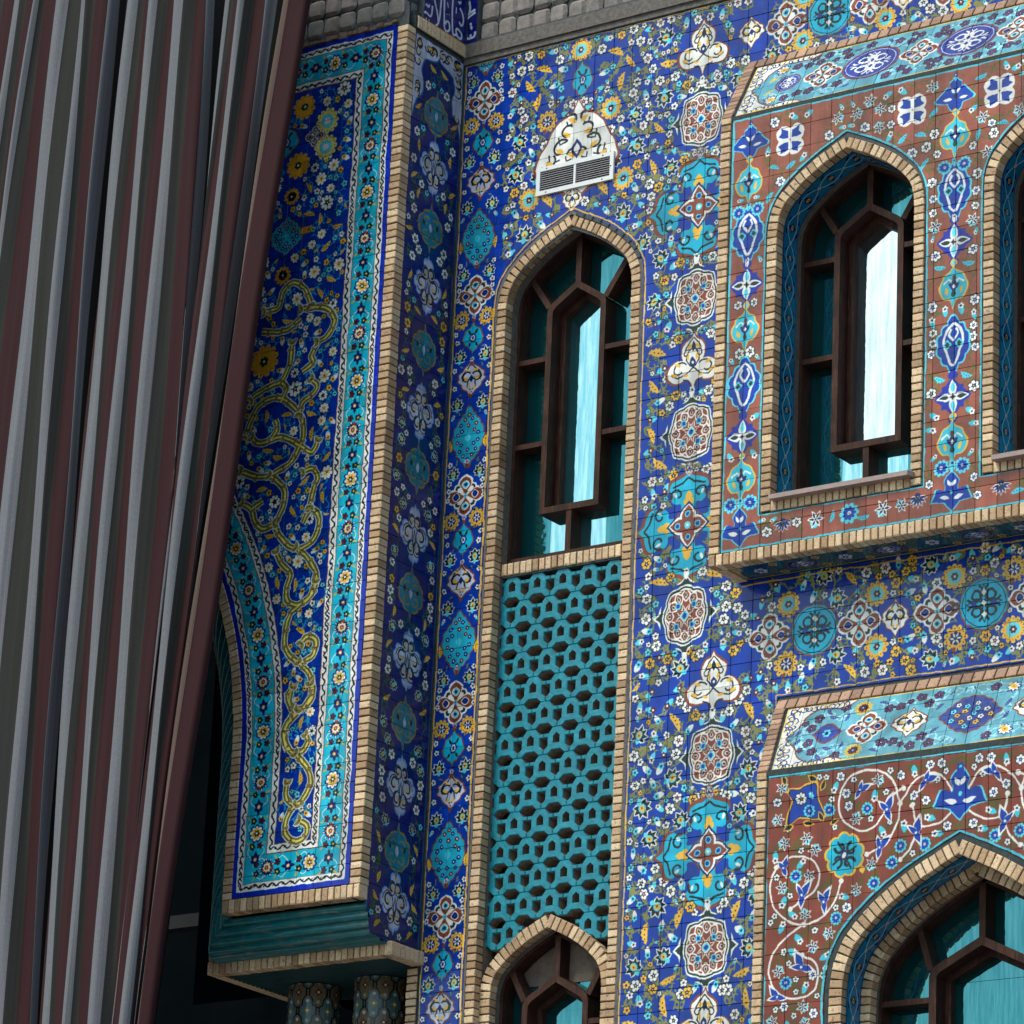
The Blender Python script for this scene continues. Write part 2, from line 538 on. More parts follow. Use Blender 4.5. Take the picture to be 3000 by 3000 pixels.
# ------------------------------------------------------------------ painted motifs (drawn in metres on a canvas)
C_OUT = (.02, .06, .16)
def m_flower(c, x, y, r, rot=0, body=C_WHT, star_c=C_BLK, dot=C_WHT, n=6):
    c.T(x, y, r, rot)
    c.P(rose(n, .30, 1.16), C_OUT)
    c.P(rose(n, .34), body)
    c.P(star(5, .42, .62), star_c)
    c.P(ell(6, .13, .13), dot)
def m_flower_small(c, x, y, r, rot=0, body=C_WHT, core=C_NAVY):
    c.T(x, y, r, rot)
    c.P(rose(5, .36, 1.2), C_OUT)
    c.P(rose(5, .40), body)
    c.P(ell(7, .32, .36), core)
def m_bud(c, x, y, r, rot=0, cup=C_CYAN, top=C_WHT, core=C_MAR):
    c.T(x, y, r, rot)
    c.P([(-.15, -1.1), (-.5, -.5), (-.55, .1), (-.15, .35), (.15, .35), (.55, .1), (.5, -.5), (.15, -1.1)], cup)
    c.P([(q[0], q[1] + .45) for q in rose(5, .38, .62)], top)
    c.P([(q[0], q[1] + .42) for q in ell(7, .24, .22)], core)
def m_lotus(c, x, y, r, rot=0, core=C_YEL, out=C_WHT, inn=C_BLK, mid=C_CYAN):
    c.T(x, y, r, rot)
    c.P([(q[0] * .75, q[1] * .7 - .12) for q in rose(8, .2)], mid)
    for k in range(7):
        a = math.pi / 2 + (k - 3) * .70
        L = (1.12, 1.0, .95, .85)[abs(k - 3)]
        c.P(petal(L, .62, 0, -.15, a), out)
    for k in range(7):
        a = math.pi / 2 + (k - 3) * .70
        L = (1.12, 1.0, .95, .85)[abs(k - 3)]
        c.P(petal(L * .82, .36, 0, -.15, a, base=.06), inn)
    c.P(petal(.5, .5, 0, -.4, -1.57), mid)
    c.P(ell(10, .36, .40, 0, -.05), mid)
    c.P(ell(9, .24, .30, 0, -.03), core)
    c.P(ell(6, .09, .12, 0, -.08), C_RED)
def m_yleaf(c, x, y, r, rot=0, col=C_YEL, fx=1, spots=C_BLK):
    c.T(x, y, r, rot, fx)
    up = [(-1, -.15), (-.75, .12), (-.62, .05), (-.42, .33), (-.26, .22), (-.02, .47), (.12, .30), (.40, .44), (.48, .22), (.75, .18), (1.05, -.25)]
    dn = [(.70, -.22), (.35, -.30), (0, -.30), (-.5, -.28)]
    c.P(up + dn, col)
    for q in (-.45, -.05, .35):
        c.P(ell(6, .075, .075, q, .02 - .06 * abs(q)), spots)
def m_sun(c, x, y, r, rot=0, col=C_YEL, ring=C_CYAN, core=C_MAR, spots=True):
    c.T(x, y, r, rot)
    c.P(rose(12, .24, 1, 6), col)
    if spots:
        for k in range(12):
            c.P(ell(5, .05, .05, .76 * math.cos(k * math.pi / 6), .76 * math.sin(k * math.pi / 6)), C_BRN)
    c.P(rose(9, .22, .58), ring)
    c.P(rose(6, .3, .30), core)
    c.P(ell(6, .10, .10), C_WHT)
def m_sunb(c, x, y, r, rot=0):
    c.T(x, y, r, rot)
    c.P(rose(11, .3, 1, 6), C_YEL)
    for k in range(11):
        a = k * 2 * math.pi / 11
        c.P(ell(5, .055, .055, .72 * math.cos(a), .72 * math.sin(a)), C_BLK)
    c.P(rose(8, .25, .52), C_NAVY)
    for k in range(6):
        c.P(petal(.40, .16, 0, 0, k * math.pi / 3, base=.08), C_WHT)
    c.P(ell(6, .10, .10), C_NAVY)
    c.P(petal(.55, .3, -.1, -.62, -1.9), C_BRN)
def m_olive(c, x, y, r, rot=0, col=C_OLV):
    c.T(x, y, r, rot)
    c.P(petal(2, .62, -1, 0, 0), col)

def curl(x0, y0, r, a0, turn, n=14):
    """spiral scroll"""
    return [(x0 + r * (1 - .72 * i / n) * math.cos(a0 + turn * i / n), y0 + r * (1 - .72 * i / n) * math.sin(a0 + turn * i / n)) for i in range(n + 1)]

def m_redround(c, x, y, w=.20, h=.235):
    c.T(x, y, w, 0, 1, h)
    for a in range(4):
        t = a * math.pi / 2
        q = [(.42, 1.02), (.16, 1.12), (0, 1.34), (-.16, 1.12), (-.42, 1.02)]
        q = [(p[0] * math.cos(t) - p[1] * math.sin(t), p[0] * math.sin(t) + p[1] * math.cos(t)) for p in q]
        c.P([(p[0] * 1.09, p[1] * 1.05) for p in q], C_WHT)
        c.P(q, C_DGR)
    out = []
    for i in range(96):
        t = 2 * math.pi * i / 96
        sq = 1.0 / max(abs(math.cos(t)), abs(math.sin(t))) ** .30
        out.append((sq * .985 * math.cos(t) * (1 - .06 * (1 - abs(math.cos(4 * t)))), sq * .985 * math.sin(t) * (1 - .06 * (1 - abs(math.cos(4 * t))))))
    c.P([(p[0] * 1.05, p[1] * 1.05) for p in out], C_WHT)
    c.P([(p[0] * .99, p[1] * .99) for p in out], C_DGR)
    c.P([(p[0] * .93, p[1] * .93) for p in out], C_WHT)
    c.P([(p[0] * .87, p[1] * .87) for p in out], C_BRN)
    for k in range(12):
        a = k * math.pi / 6
        rr = .66 if k % 3 else .70
        px, py = rr * math.cos(a), rr * math.sin(a)
        c.P(rose(4, .3, .235, 5, a) and [(px + q[0], py + q[1]) for q in rose(4, .3, .225, 5, a)], C_WHT)
        c.P([(px + q[0], py + q[1]) for q in rose(4, .3, .16, 5, a)], C_BRN)
        c.P([(px + q[0], py + q[1]) for q in petal(.22, .14, -.11 * math.cos(a), -.11 * math.sin(a), a)], C_WHT)
        c.P([(px + q[0], py + q[1]) for q in petal(.15, .08, -.07 * math.cos(a), -.07 * math.sin(a), a)], C_DGR)
    for k in range(8):
        a = k * math.pi / 4 + math.pi / 8
        c.L([(.22 * math.cos(a - .3), .22 * math.sin(a - .3)), (.42 * math.cos(a), .42 * math.sin(a)), (.22 * math.cos(a + .3), .22 * math.sin(a + .3))], .045, C_WHT)
    for k in range(4):
        a = k * math.pi / 2 + math.pi / 4
        px, py = .50 * math.cos(a), .50 * math.sin(a)
        c.P([(px + q[0], py + q[1]) for q in rose(4, .3, .14, 4, a)], C_CYAN)
        c.P([(px + q[0], py + q[1]) for q in rose(4, .3, .085, 4, a)], C_COB)
    c.P(rose(4, .35, .20, 5), C_WHT)
    c.P(rose(4, .35, .155, 5), C_CYAN)
    c.P(rose(4, .3, .095, 5), C_COB)

def trefoil_pts(s=1.0):
    half = [(0, 1.12), (.10, .92), (.30, .78), (.46, .60), (.50, .38), (.44, .20), (.42, .12), (.60, .14), (.80, .06), (.98, -.12), (1.02, -.34), (.92, -.56), (.70, -.70), (.44, -.68), (.26, -.62), (.10, -.74), (0, -1.02)]
    half = smooth_line(half, 3)
    return [(p[0] * s, p[1] * s) for p in half] + [(-p[0] * s, p[1] * s) for p in half[::-1][1:-1]]

def m_trefoil(c, x, y, r, rot=0, col=C_WHT, rim=C_BRN, sc=C_BLK, fill=C_YEL):
    c.T(x, y, r, rot)
    c.P(trefoil_pts(1.10), rim)
    c.P(trefoil_pts(1.0), col)
    for s in (1, -1):
        c.L([(0, .62), (s * .2, .40), (s * .26, .1), (s * .1, -.12), (0, -.2)], .05, sc)
        c.L([(s * q[0], q[1]) for q in curl(.55, -.22, .33, 2.6, -5.2)], .055, sc)
        c.L([(0, -.2), (s * .25, -.42), (s * .62, -.50), (s * .86, -.34)], .05, sc)
        c.P([(s * q[0], q[1]) for q in petal(.32, .13, .62, -.42, .5)], fill)
        c.P([(s * q[0], q[1]) for q in petal(.30, .12, .22, .36, -1.8)], fill)
        c.P([(s * q[0], q[1]) for q in petal(.26, .11, .18, -.50, .2)], fill)
    for s in (1, -1):
        c.L([(s * q[0], q[1]) for q in curl(.26, .34, .17, 2.2, -5)], .045, sc)
        c.L([(0, .95), (s * .2, .72), (s * .34, .5)], .04, sc)
        c.L([(s * .1, -.9), (s * .16, -.7), (s * .4, -.62)], .04, sc)
        c.P([(s * q[0], q[1]) for q in petal(.3, .13, .5, -.05, .3)], fill)
        c.P([(s * q[0], q[1]) for q in petal(.24, .12, .1, .7, -.9)], fill)
    c.P(ogee(.12, .22), C_NAVY)
    c.P([(q[0], q[1]) for q in ell(6, .05, .07)], col)
    c.P([(q[0], q[1] + .60) for q in ogee(.09, .20)], sc)

def m_cross(c, x, y, r, rim=C_BRN):
    """big turquoise cross medallion with four trefoil arms"""
    def arm(s, k):
        half = [(0, 1.08), (.08, .95), (.20, .90), (.36, .84), (.41, .70), (.33, .60), (.37, .50), (.28, .42), (.17, .42), (.15, .30), (.19, .18), (.10, .0)]
        half = smooth_line(half, 3)
        p = [(q[0] * s, q[1] * (s if q[1] > .3 else 1)) for q in half] + [(-q[0] * s, q[1] * (s if q[1] > .3 else 1)) for q in half[::-1]]
        a = k * math.pi / 2
        return [(q[0] * math.cos(a) - q[1] * math.sin(a), q[0] * math.sin(a) + q[1] * math.cos(a)) for q in p]
    c.T(x, y, r)
    for k in range(4): c.P(arm(1.08, k), rim)
    c.P(ell(12, .33, .33), rim)
    for k in range(4): c.P(arm(1.0, k), C_TEAL)
    c.P(ell(12, .29, .29), C_TEAL)
    for k in range(4):
        a = k * math.pi / 2
        def R(q): return [(p[0] * math.cos(a) - p[1] * math.sin(a), p[0] * math.sin(a) + p[1] * math.cos(a)) for p in q]
        for s in (1, -1):
            c.L(R([(s * q[0], q[1]) for q in curl(.24, .60, .15, -.4, 5.0)]), .038, C_BLK)
            c.L(R([(0, .92), (s * .12, .82), (s * .34, .76)]), .035, C_BLK)
            c.P(R([(s * q[0], q[1]) for q in petal(.13, .06, .27, .56, 1.2)]), C_WHT)
        c.P(R([(q[0], q[1] + .56) for q in ogee(.075, .11)]), C_YEL)
        c.P(R([(q[0] - .06, q[1] + .46) for q in ell(8, .05, .065)]), C_YEL)
        c.P(R([(q[0] + .06, q[1] + .46) for q in ell(8, .05, .065)]), C_YEL)
        c.P(R([(q[0], q[1] + .40) for q in ogee(.045, .07)]), C_NAVY)
    for w_, col in ((.44, C_NAVY), (.40, C_WHT)):
        for k in range(4): c.P(petal(w_ * 1.04, .34 * w_ / .40, 0, 0, k * math.pi / 2), col)
    for k in range(4):
        a = k * math.pi / 2
        c.P(petal(.385, .25, 0, 0, a), C_BRN)
        c.P([(p[0] + .21 * math.cos(a), p[1] + .21 * math.sin(a)) for p in ell(8, .065, .065)], C_CYAN)
        c.P([(p[0] + .21 * math.cos(a), p[1] + .21 * math.sin(a)) for p in ell(8, .042, .042)], C_COB)
    c.P(ell(8, .07, .07), C_CYAN)
    c.P(ell(6, .03, .03), C_WHT)

def m_quatre(c, x, y, r):
    c.T(x, y, r)
    for k in range(4):
        a = k * math.pi / 2 + math.pi / 4
        c.P(tdrop(.86, .74, a), C_WHT)
        c.P(tdrop(.76, .56, a), C_DGR)
        c.P(tdrop(.62, .34, a), C_WHT)
    for k in range(4):
        c.P(tdrop(1.12, .84, k * math.pi / 2), C_WHT)
    for k in range(4):
        c.P(tdrop(1.02, .66, k * math.pi / 2), C_BRN)
    for k in range(4):
        a = k * math.pi / 2
        q = lambda s: [(p[0] * s + .56 * math.cos(a), p[1] * s + .56 * math.sin(a)) for p in rose(4, .2, 1, 5)]
        c.P(q(.22), C_WHT); c.P(q(.17), C_CYAN if k % 2 else C_NAVY); c.P(q(.09), C_NAVY if k % 2 else C_COB)
    c.P(ell(8, .12, .12), C_CYAN)
    c.P(ell(6, .05, .05), C_RED)
def m_lozenge(c, x, y, w, h, col=C_LAV, rot=0, sc=C_BLK):
    half = smooth_line([(0, 1.0), (.18, .72), (.44, .58), (.64, .40), (.86, .26), (.84, .05), (.96, -.12), (.70, -.30), (.60, -.52), (.30, -.66), (.14, -.84), (0, -1.08)], 3)
    pts = half + [(-p[0], p[1]) for p in half[::-1][1:-1]]
    c.T(x, y, w, rot, 1, h)
    c.P([(p[0] * 1.12, p[1] * 1.1) for p in pts], C_BRN)
    c.P(pts, col)
    for s in (1, -1):
        c.L([(0, .86), (s * .22, .56), (s * .52, .38), (s * .70, .12), (s * .60, -.16)], .07, sc)
        c.P([(s * q[0], q[1]) for q in petal(.34, .15, .14, .38, .4)], C_YEL)
        c.L([(s * q[0], q[1]) for q in curl(.36, .02, .36, 2.4, -5)], .09, sc)
        c.P([(s * q[0], q[1]) for q in petal(.42, .17, .24, -.10, .5)], C_YEL)
        c.L([(0, -.70), (s * .30, -.42), (s * .22, -.1), (0, .12)], .08, sc)
        c.P([(s * q[0], q[1]) for q in petal(.34, .15, .08, -.62, .9)], C_YEL)
    c.P(ogee(.14, .22), C_NAVY)
def m_drop(c, x, y, w, h):
    half = smooth_line([(0, 1.05), (.16, .80), (.50, .62), (.70, .50), (.84, .18), (.96, -.08), (.78, -.40), (.52, -.52), (.36, -.72), (.10, -.84), (0, -1.05)], 3)
    pts = half + [(-p[0], p[1]) for p in half[::-1][1:-1]]
    c.T(x, y, w, 0, 1, h)
    c.P([(p[0] * 1.13, p[1] * 1.1) for p in pts], C_BRN)
    c.P(pts, C_TEAL)
    for s in (1, -1):
        c.P([(s * q[0], q[1]) for q in petal(.42, .20, .2, .28, .8)], C_BLK)
        c.P([(s * q[0], q[1]) for q in petal(.36, .18, .25, -.3, -.9)], C_BLK)
    c.P(rose(6, .3, .36), C_NAVY)
    c.P(rose(6, .3, .22), C_WHT)
    c.P(ell(6, .12, .12), C_COB)
def m_ellipse(c, x, y, w, h):
    o = resample(ogee(1, 1), 84)
    o = scal(o, 18, .08)
    c.T(x, y, w, 0, 1, h)
    c.P([(p[0] * 1.08, p[1] * 1.05) for p in o], C_BRN)
    c.P(o, (.12, .62, .74))
    n = 0
    c.P(ogee(.20, .16), (.25, .75, .85))
    for (px, py) in [(0, .40), (0, -.40), (-.40, .22), (.40, .22), (-.40, -.22), (.40, -.22), (-.24, .60), (.24, .60), (-.24, -.60), (.24, -.60), (-.66, .12), (.66, .12), (-.66, -.12), (.66, -.12), (-.50, .42), (.50, .42), (-.5, -.42), (.5, -.42), (0, .72), (0, -.72)]:
        cc = (C_NAVY, C_MAR)[n % 3 == 0]; n += 1
        c.T(x + px * w, y + py * h, .020)
        c.P(rose(5, .35), cc); c.P(ell(5, .36, .36), C_WHT)
def m_tround(c, x, y, r, bgc=C_TEAL, ink=C_BLK, w=1.0):
    c.T(x, y, r, 0, w)
    c.P(rose(16, .06, 1.07, 5), C_BRN)
    c.P(rose(16, .06, 1.0, 5), bgc)
    for k in range(4):
        a0 = k * math.pi / 2 + math.pi / 4
        c.L(curl(.50 * math.cos(a0), .50 * math.sin(a0), .36, a0 + 1.2, 5.0), .085, ink)
        c.L(curl(.50 * math.cos(a0), .50 * math.sin(a0), .36, a0 - 1.2, -5.0), .085, ink)
    c.L([(.9 * math.cos(t), .9 * math.sin(t)) for t in np.linspace(0, 2 * math.pi, 30)], .03, ink)
    for k in range(4):
        a = k * math.pi / 2
        c.L([(.0, .0), (.35 * math.cos(a + .5), .35 * math.sin(a + .5)), (.74 * math.cos(a), .74 * math.sin(a)), (.35 * math.cos(a - .5), .35 * math.sin(a - .5)), (0, 0)], .07, ink)
        c.P([(p[0] + .42 * math.cos(a), p[1] + .42 * math.sin(a)) for p in rose(4, .3, .12, 4)], C_COB if k % 2 == 0 else C_WHT)
    c.P(rose(4, .3, .11, 4), C_WHT)

def vines(c, nodes, col=C_OLV, w=.010, maxd=.26):
    A = np.array([(n[0], n[1]) for n in nodes])
    for i, (x, y) in enumerate(A):
        d = np.hypot(A[:, 0] - x, A[:, 1] - y); d[i] = 9
        for j in np.argsort(d)[:2]:
            if d[j] > maxd: continue
            mx, my = (x + A[j][0]) / 2, (y + A[j][1]) / 2
            nx, ny = -(A[j][1] - y), A[j][0] - x
            k = .28 if (i + j) % 2 else -.28
            pts = smooth_line([(x, y), (mx + nx * k, my + ny * k), tuple(A[j])], 5)
            c.stroke(pts, w, col)
            for u in (.3, .6):
                q = pts[int(len(pts) * u)]
                t_ = rng.uniform(0, 6.3)
                m_olive(c, q[0] + .018 * math.cos(t_), q[1] + .018 * math.sin(t_), .022, t_, col)

def dart(region, x0, y0, x1, y1, specs, mirror=None, tries=26):
    """specs: list of (kind, radius, density tries). returns [(x,y,kind,r,rot)]"""
    pts = []
    placed = np.empty((0, 3))
    area = (x1 - x0) * (y1 - y0)
    for kind, r, dens in specs:
        n = int(area * dens)
        for _ in range(n):
            x, y = rng.uniform(x0, x1), rng.uniform(y0, y1)
            if not region(x, y, r): continue
            new = [(x, y)]
            if mirror:
                q = mirror(x, y)
                if q is None: continue
                if math.hypot(q[0] - x, q[1] - y) < 2 * r: continue
                if x0 < q[0] < x1 and y0 < q[1] < y1 and region(q[0], q[1], r): new.append(q)
            ok = True
            if len(placed):
                for (a, b) in new:
                    d = np.hypot(placed[:, 0] - a, placed[:, 1] - b) - placed[:, 2]
                    if d.min() < r * 1.04: ok = False; break
            if not ok: continue
            rot = rng.uniform(0, 6.28)
            for k, (a, b) in enumerate(new):
                pts.append((a, b, kind, r, rot, 1 if k == 0 else -1))
            placed = np.vstack([placed, [(a, b, r) for a, b in new]])
    return pts

def draw_flora(c, pts, vine=C_OLV, vw=.010):
    vines(c, pts, vine, vw)
    for x, y, kind, r, rot, fx in pts:
        if kind == 'lotus': m_lotus(c, x, y, r, rot)
        elif kind == 'leaf': m_yleaf(c, x, y, r, rot, C_YEL, fx)
        elif kind == 'sun': m_sun(c, x, y, r, rot)
        elif kind == 'sunb': m_sunb(c, x, y, r, 0)
        elif kind == 'bud':
            m_bud(c, x, y, r * .9, rot, *[(C_CYAN, C_WHT, C_MAR), (C_WHT, C_CYAN, C_NAVY), (C_CYAN, C_MAR, C_WHT)][int(rot * 7) % 3])
        elif kind == 'fl':
            b = [C_WHT, C_WHT, C_WHT, C_YEL, C_WHT][int(rot * 9) % 5]
            m_flower(c, x, y, r, rot, b, C_BLK if int(rot * 5) % 3 else C_MAR)
        elif kind == 'sm':
            b = [C_WHT, C_CYAN, C_YEL, C_WHT][int(rot * 9) % 4]
            m_flower_small(c, x, y, r, rot, b, [C_MAR, C_NAVY][int(rot * 3) % 2])
        elif kind == 'ol':
            m_olive(c, x, y, r, rot, vine)
        elif kind == 'tl':
            m_yleaf(c, x, y, r, rot, C_CYAN, fx, C_NAVY)
        elif kind == 'blueleaf':
            m_yleaf(c, x, y, r, rot, C_NAVY, fx, C_WHT)

# ------------------------------------------------------------------ arch profile
PROF = [(1, 0), (.992, .10), (.982, .16), (.96, .25), (.885, .40), (.75, .545), (.58, .685), (.365, .82), (.175, .915), (0, 1)]
_pr = smooth_line(PROF[:-1] + [(0.0, 1.0)], 4)
def arch(cx, hw, zs, rise, zb):
    """closed convex outline, counter-clockwise seen from the front: bottom-left ... apex ... bottom-right"""
    left = [(cx - hw * p[0], zs + rise * p[1]) for p in _pr]
    right = [(cx + hw * p[0], zs + rise * p[1]) for p in _pr[::-1][1:]]
    return [(cx - hw, zb)] + left + right + [(cx + hw, zb)]
def offset_open(pts, d):
    """inward offset of the arch line (left leg up, right leg down)"""
    out = []
    n = len(pts)
    ap = max(range(n), key=lambda i: pts[i][1])
    for i in range(n):
        a, b = pts[max(i - 1, 0)], pts[min(i + 1, n - 1)]
        def nrm(p, q):
            l = math.hypot(q[0] - p[0], q[1] - p[1]) or 1e-9
            return ((q[1] - p[1]) / l, -(q[0] - p[0]) / l)
        if 0 < i < n - 1:
            n1, n2 = nrm(pts[i - 1], pts[i]), nrm(pts[i], pts[i + 1])
            s = (n1[0] + n2[0], n1[1] + n2[1])
            l2 = (s[0] ** 2 + s[1] ** 2) / 2 or 1e-9
            k = min(1 / l2 * 1.0, 1.5)
            v = (s[0] * k, s[1] * k)
        else:
            v = nrm(a, b)
        out.append((pts[i][0] + v[0] * d, pts[i][1] + v[1] * d))
    return out
def path_len(p):
    d = [0]
    for a, b in zip(p, p[1:]): d.append(d[-1] + math.hypot(b[0] - a[0], b[1] - a[1]))
    return d
def along(p, d, s):
    s = min(max(s, 0), d[-1] - 1e-6)
    i = int(np.searchsorted(d, s, side='right')) - 1
    i = min(i, len(p) - 2)
    t = (s - d[i]) / max(d[i + 1] - d[i], 1e-9)
    x, y = p[i][0] + (p[i + 1][0] - p[i][0]) * t, p[i][1] + (p[i + 1][1] - p[i][1]) * t
    l = math.hypot(p[i + 1][0] - p[i][0], p[i + 1][1] - p[i][1]) or 1e-9
    return x, y, (p[i + 1][0] - p[i][0]) / l, (p[i + 1][1] - p[i][1]) / l

# convex clipping
def clip_half(poly, a, b, keep_left=True):
    out = []
    n = len(poly)
    def side(p):
        v = (b[0] - a[0]) * (p[1] - a[1]) - (b[1] - a[1]) * (p[0] - a[0])
        return v if keep_left else -v
    for i in range(n):
        p, q = poly[i], poly[(i + 1) % n]
        sp, sq = side(p), side(q)
        if sp >= 0: out.append(p)
        if (sp > 0 and sq < 0) or (sp < 0 and sq > 0):
            t = sp / (sp - sq)
            out.append((p[0] + (q[0] - p[0]) * t, p[1] + (q[1] - p[1]) * t))
    return out if len(out) >= 3 else []
def area2(p):
    return abs(sum(p[i][0] * p[(i + 1) % len(p)][1] - p[(i + 1) % len(p)][0] * p[i][1] for i in range(len(p)))) / 2
def ccw(p):
    s = sum(p[i][0] * p[(i + 1) % len(p)][1] - p[(i + 1) % len(p)][0] * p[i][1] for i in range(len(p)))
    return p if s > 0 else p[::-1]
def subtract(polys, hole):
    """convex pieces minus a convex hole"""
    hole = ccw(hole)
    hx = [p[0] for p in hole]; hy = [p[1] for p in hole]
    out = []
    for P in polys:
        if max(p[0] for p in P) <= min(hx) or min(p[0] for p in P) >= max(hx) or max(p[1] for p in P) <= min(hy) or min(p[1] for p in P) >= max(hy):
            out.append(P); continue
        rest = P
        for i in range(len(hole)):
            a, b = hole[i], hole[(i + 1) % len(hole)]
            if math.hypot(a[0] - b[0], a[1] - b[1]) < 1e-6: continue
            o = clip_half(rest, a, b, False)
            if o and area2(o) > 1e-6: out.append(o)
            rest = clip_half(rest, a, b, True)
            if not rest: break
    return out
def hull(pts):
    p = sorted(set((round(a, 6), round(b, 6)) for a, b in pts))
    def half(q):
        h = []
        for c in q:
            while len(h) > 1 and (h[-1][0] - h[-2][0]) * (c[1] - h[-2][1]) - (h[-1][1] - h[-2][1]) * (c[0] - h[-2][0]) <= 0: h.pop()
            h.append(c)
        return h[:-1]
    return half(p) + half(p[::-1])
def convex_clip(P, region):
    region = ccw(region)
    for i in range(len(region)):
        a, b = region[i], region[(i + 1) % len(region)]
        P = clip_half(P, a, b, True)
        if not P: return []
    return P

# ------------------------------------------------------------------ shared piece meshes
def bevel_box(name, mat, bev=(.06, .04, .06), jit=.03, seed=0):
    """unit box centred on x and z, front at y=0 going back to y=1, front edges chamfered and slightly uneven"""
    r = random.Random(seed)
    bx, by, bz = bev
    j = lambda: r.uniform(-jit, jit)
    F = [(-.5 + bx + j(), 0, -.5 + bz + j()), (.5 - bx + j(), 0, -.5 + bz + j()), (.5 - bx + j(), 0, .5 - bz + j()), (-.5 + bx + j(), 0, .5 - bz + j())]
    Mi = [(-.5, by, -.5), (.5, by, -.5), (.5, by, .5), (-.5, by, .5)]
    B = [(-.5, 1, -.5), (.5, 1, -.5), (.5, 1, .5), (-.5, 1, .5)]
    v = F + Mi + B
    f = [(0, 1, 2, 3)]
    for k in range(4):
        n = (k + 1) % 4
        f += [(4 + k, 4 + n, n, k), (8 + k, 8 + n, 4 + n, 4 + k)]
    me = bpy.data.meshes.new(name)
    me.from_pydata(v, [], f)
    me.materials.append(mat)
    me.update()
    return me

BRK = [bevel_box('brick', M['brick'], (.05, .05, .09), .035, s) for s in range(8)]
BRKP = [bevel_box('brick', M['brick_pink'], (.05, .05, .09), .03, 20 + s) for s in range(4)]

def frame_mat4(loc, ux, uy, uz, sx, sy, sz):
    m4 = Matrix.Identity(4)
    for i in range(3):
        m4[i][0], m4[i][1], m4[i][2], m4[i][3] = ux[i] * sx, uy[i] * sy, uz[i] * sz, loc[i]
    return m4

def brick_at(pc, parent, cx, y, cz, w, d, h, ang=0.0, meshes=None):
    """brick centred on (cx, cz), front face at y; w across, h along (height), turned by ang in the wall plane"""
    meshes = meshes or BRK
    w *= rng.uniform(.975, 1.02); h *= rng.uniform(.95, 1.03)
    y += rng.uniform(-.004, .004)
    a = ang + rng.uniform(-.012, .012)
    ux = (math.cos(a), 0, math.sin(a)); uz = (-math.sin(a), 0, math.cos(a))
    pc.add('brick', rng.choice(meshes), frame_mat4((cx, y, cz), ux, (0, 1, 0), uz, w, d, h), w * h, parent, None)

def col_of_bricks(pc, parent, x0, x1, z0, z1, y, d, pitch=.0612, meshes=None):
    n = max(1, round((z1 - z0) / pitch)); p = (z1 - z0) / n
    for i in range(n):
        brick_at(pc, parent, (x0 + x1) / 2, y, z0 + (i + .5) * p, x1 - x0, d, p * .83, 0, meshes)
def row_of_bricks(pc, parent, x0, x1, z0, z1, y, d, pitch=.0612, meshes=None):
    n = max(1, round((x1 - x0) / pitch)); p = (x1 - x0) / n
    for i in range(n):
        brick_at(pc, parent, x0 + (i + .5) * p, y, (z0 + z1) / 2, p * .83, d, z1 - z0, 0, meshes)

def ring_bricks(pc, parent, outer, w, y, d, pitch=.0615, skip=None):
    """bricks laid radially inside the line `outer` (left leg up, over, right leg down)"""
    mid = offset_open(outer, w / 2)
    ap = max(range(len(mid)), key=lambda i: mid[i][1])
    for half in (mid[:ap + 1], mid[ap:][::-1]):
        d_ = path_len(half)
        n = max(1, round(d_[-1] / pitch)); p = d_[-1] / n
        for i in range(n):
            x, z, tx, tz = along(half, d_, (i + .5) * p)
            if skip and skip(x, z): continue
            brick_at(pc, parent, x, y, z, w, d, p * .84, math.atan2(tz, tx) - math.pi / 2)

def strip_between(mb, A, B, ya, yb, mi=0, uvk=None):
    """quads between two equally long lines A (at depth ya) and B (at depth yb)"""
    d = path_len(A)
    for i in range(len(A) - 1):
        uv = None
        if uvk: uv = [(d[i] / uvk[0], 0), (d[i + 1] / uvk[0], 0), (d[i + 1] / uvk[0], uvk[1]), (d[i] / uvk[0], uvk[1])]
        mb.face([(A[i][0], ya, A[i][1]), (A[i + 1][0], ya, A[i + 1][1]), (B[i + 1][0], yb, B[i + 1][1]), (B[i][0], yb, B[i][1])], mi, uv)

def ring_solid(outer, inner, y0, y1, closed=False):
    mb = MB()
    O = outer + ([outer[0]] if closed else []); I = inner + ([inner[0]] if closed else [])
    strip_between(mb, O, I, y0, y0)
    strip_between(mb, I, I, y0, y1)
    strip_between(mb, O, O, y0, y1)
    strip_between(mb, O, I, y1, y1)
    return mb

def bar(p, q, w, y0, y1):
    dx, dz = q[0] - p[0], q[1] - p[1]
    l = math.hypot(dx, dz); nx, nz = -dz / l * w / 2, dx / l * w / 2
    c4 = [(p[0] + nx, p[1] + nz), (q[0] + nx, q[1] + nz), (q[0] - nx, q[1] - nz), (p[0] - nx, p[1] - nz)]
    mb = MB()
    for yy in (y0, y1): mb.face([(a, yy, b) for a, b in c4])
    for i in range(4):
        a, b = c4[i], c4[(i + 1) % 4]
        mb.face([(a[0], y0, a[1]), (b[0], y0, b[1]), (b[0], y1, b[1]), (a[0], y1, a[1])])
    return mb

def slab(pts, y0, y1, mi=0):
    mb = MB()
    mb.face([(a, y0, b) for a, b in pts], mi)
    for i in range(len(pts)):
        a, b = pts[i], pts[(i + 1) % len(pts)]
        mb.face([(a[0], y0, a[1]), (b[0], y0, b[1]), (b[0], y1, b[1]), (a[0], y1, a[1])], mi)
    return mb

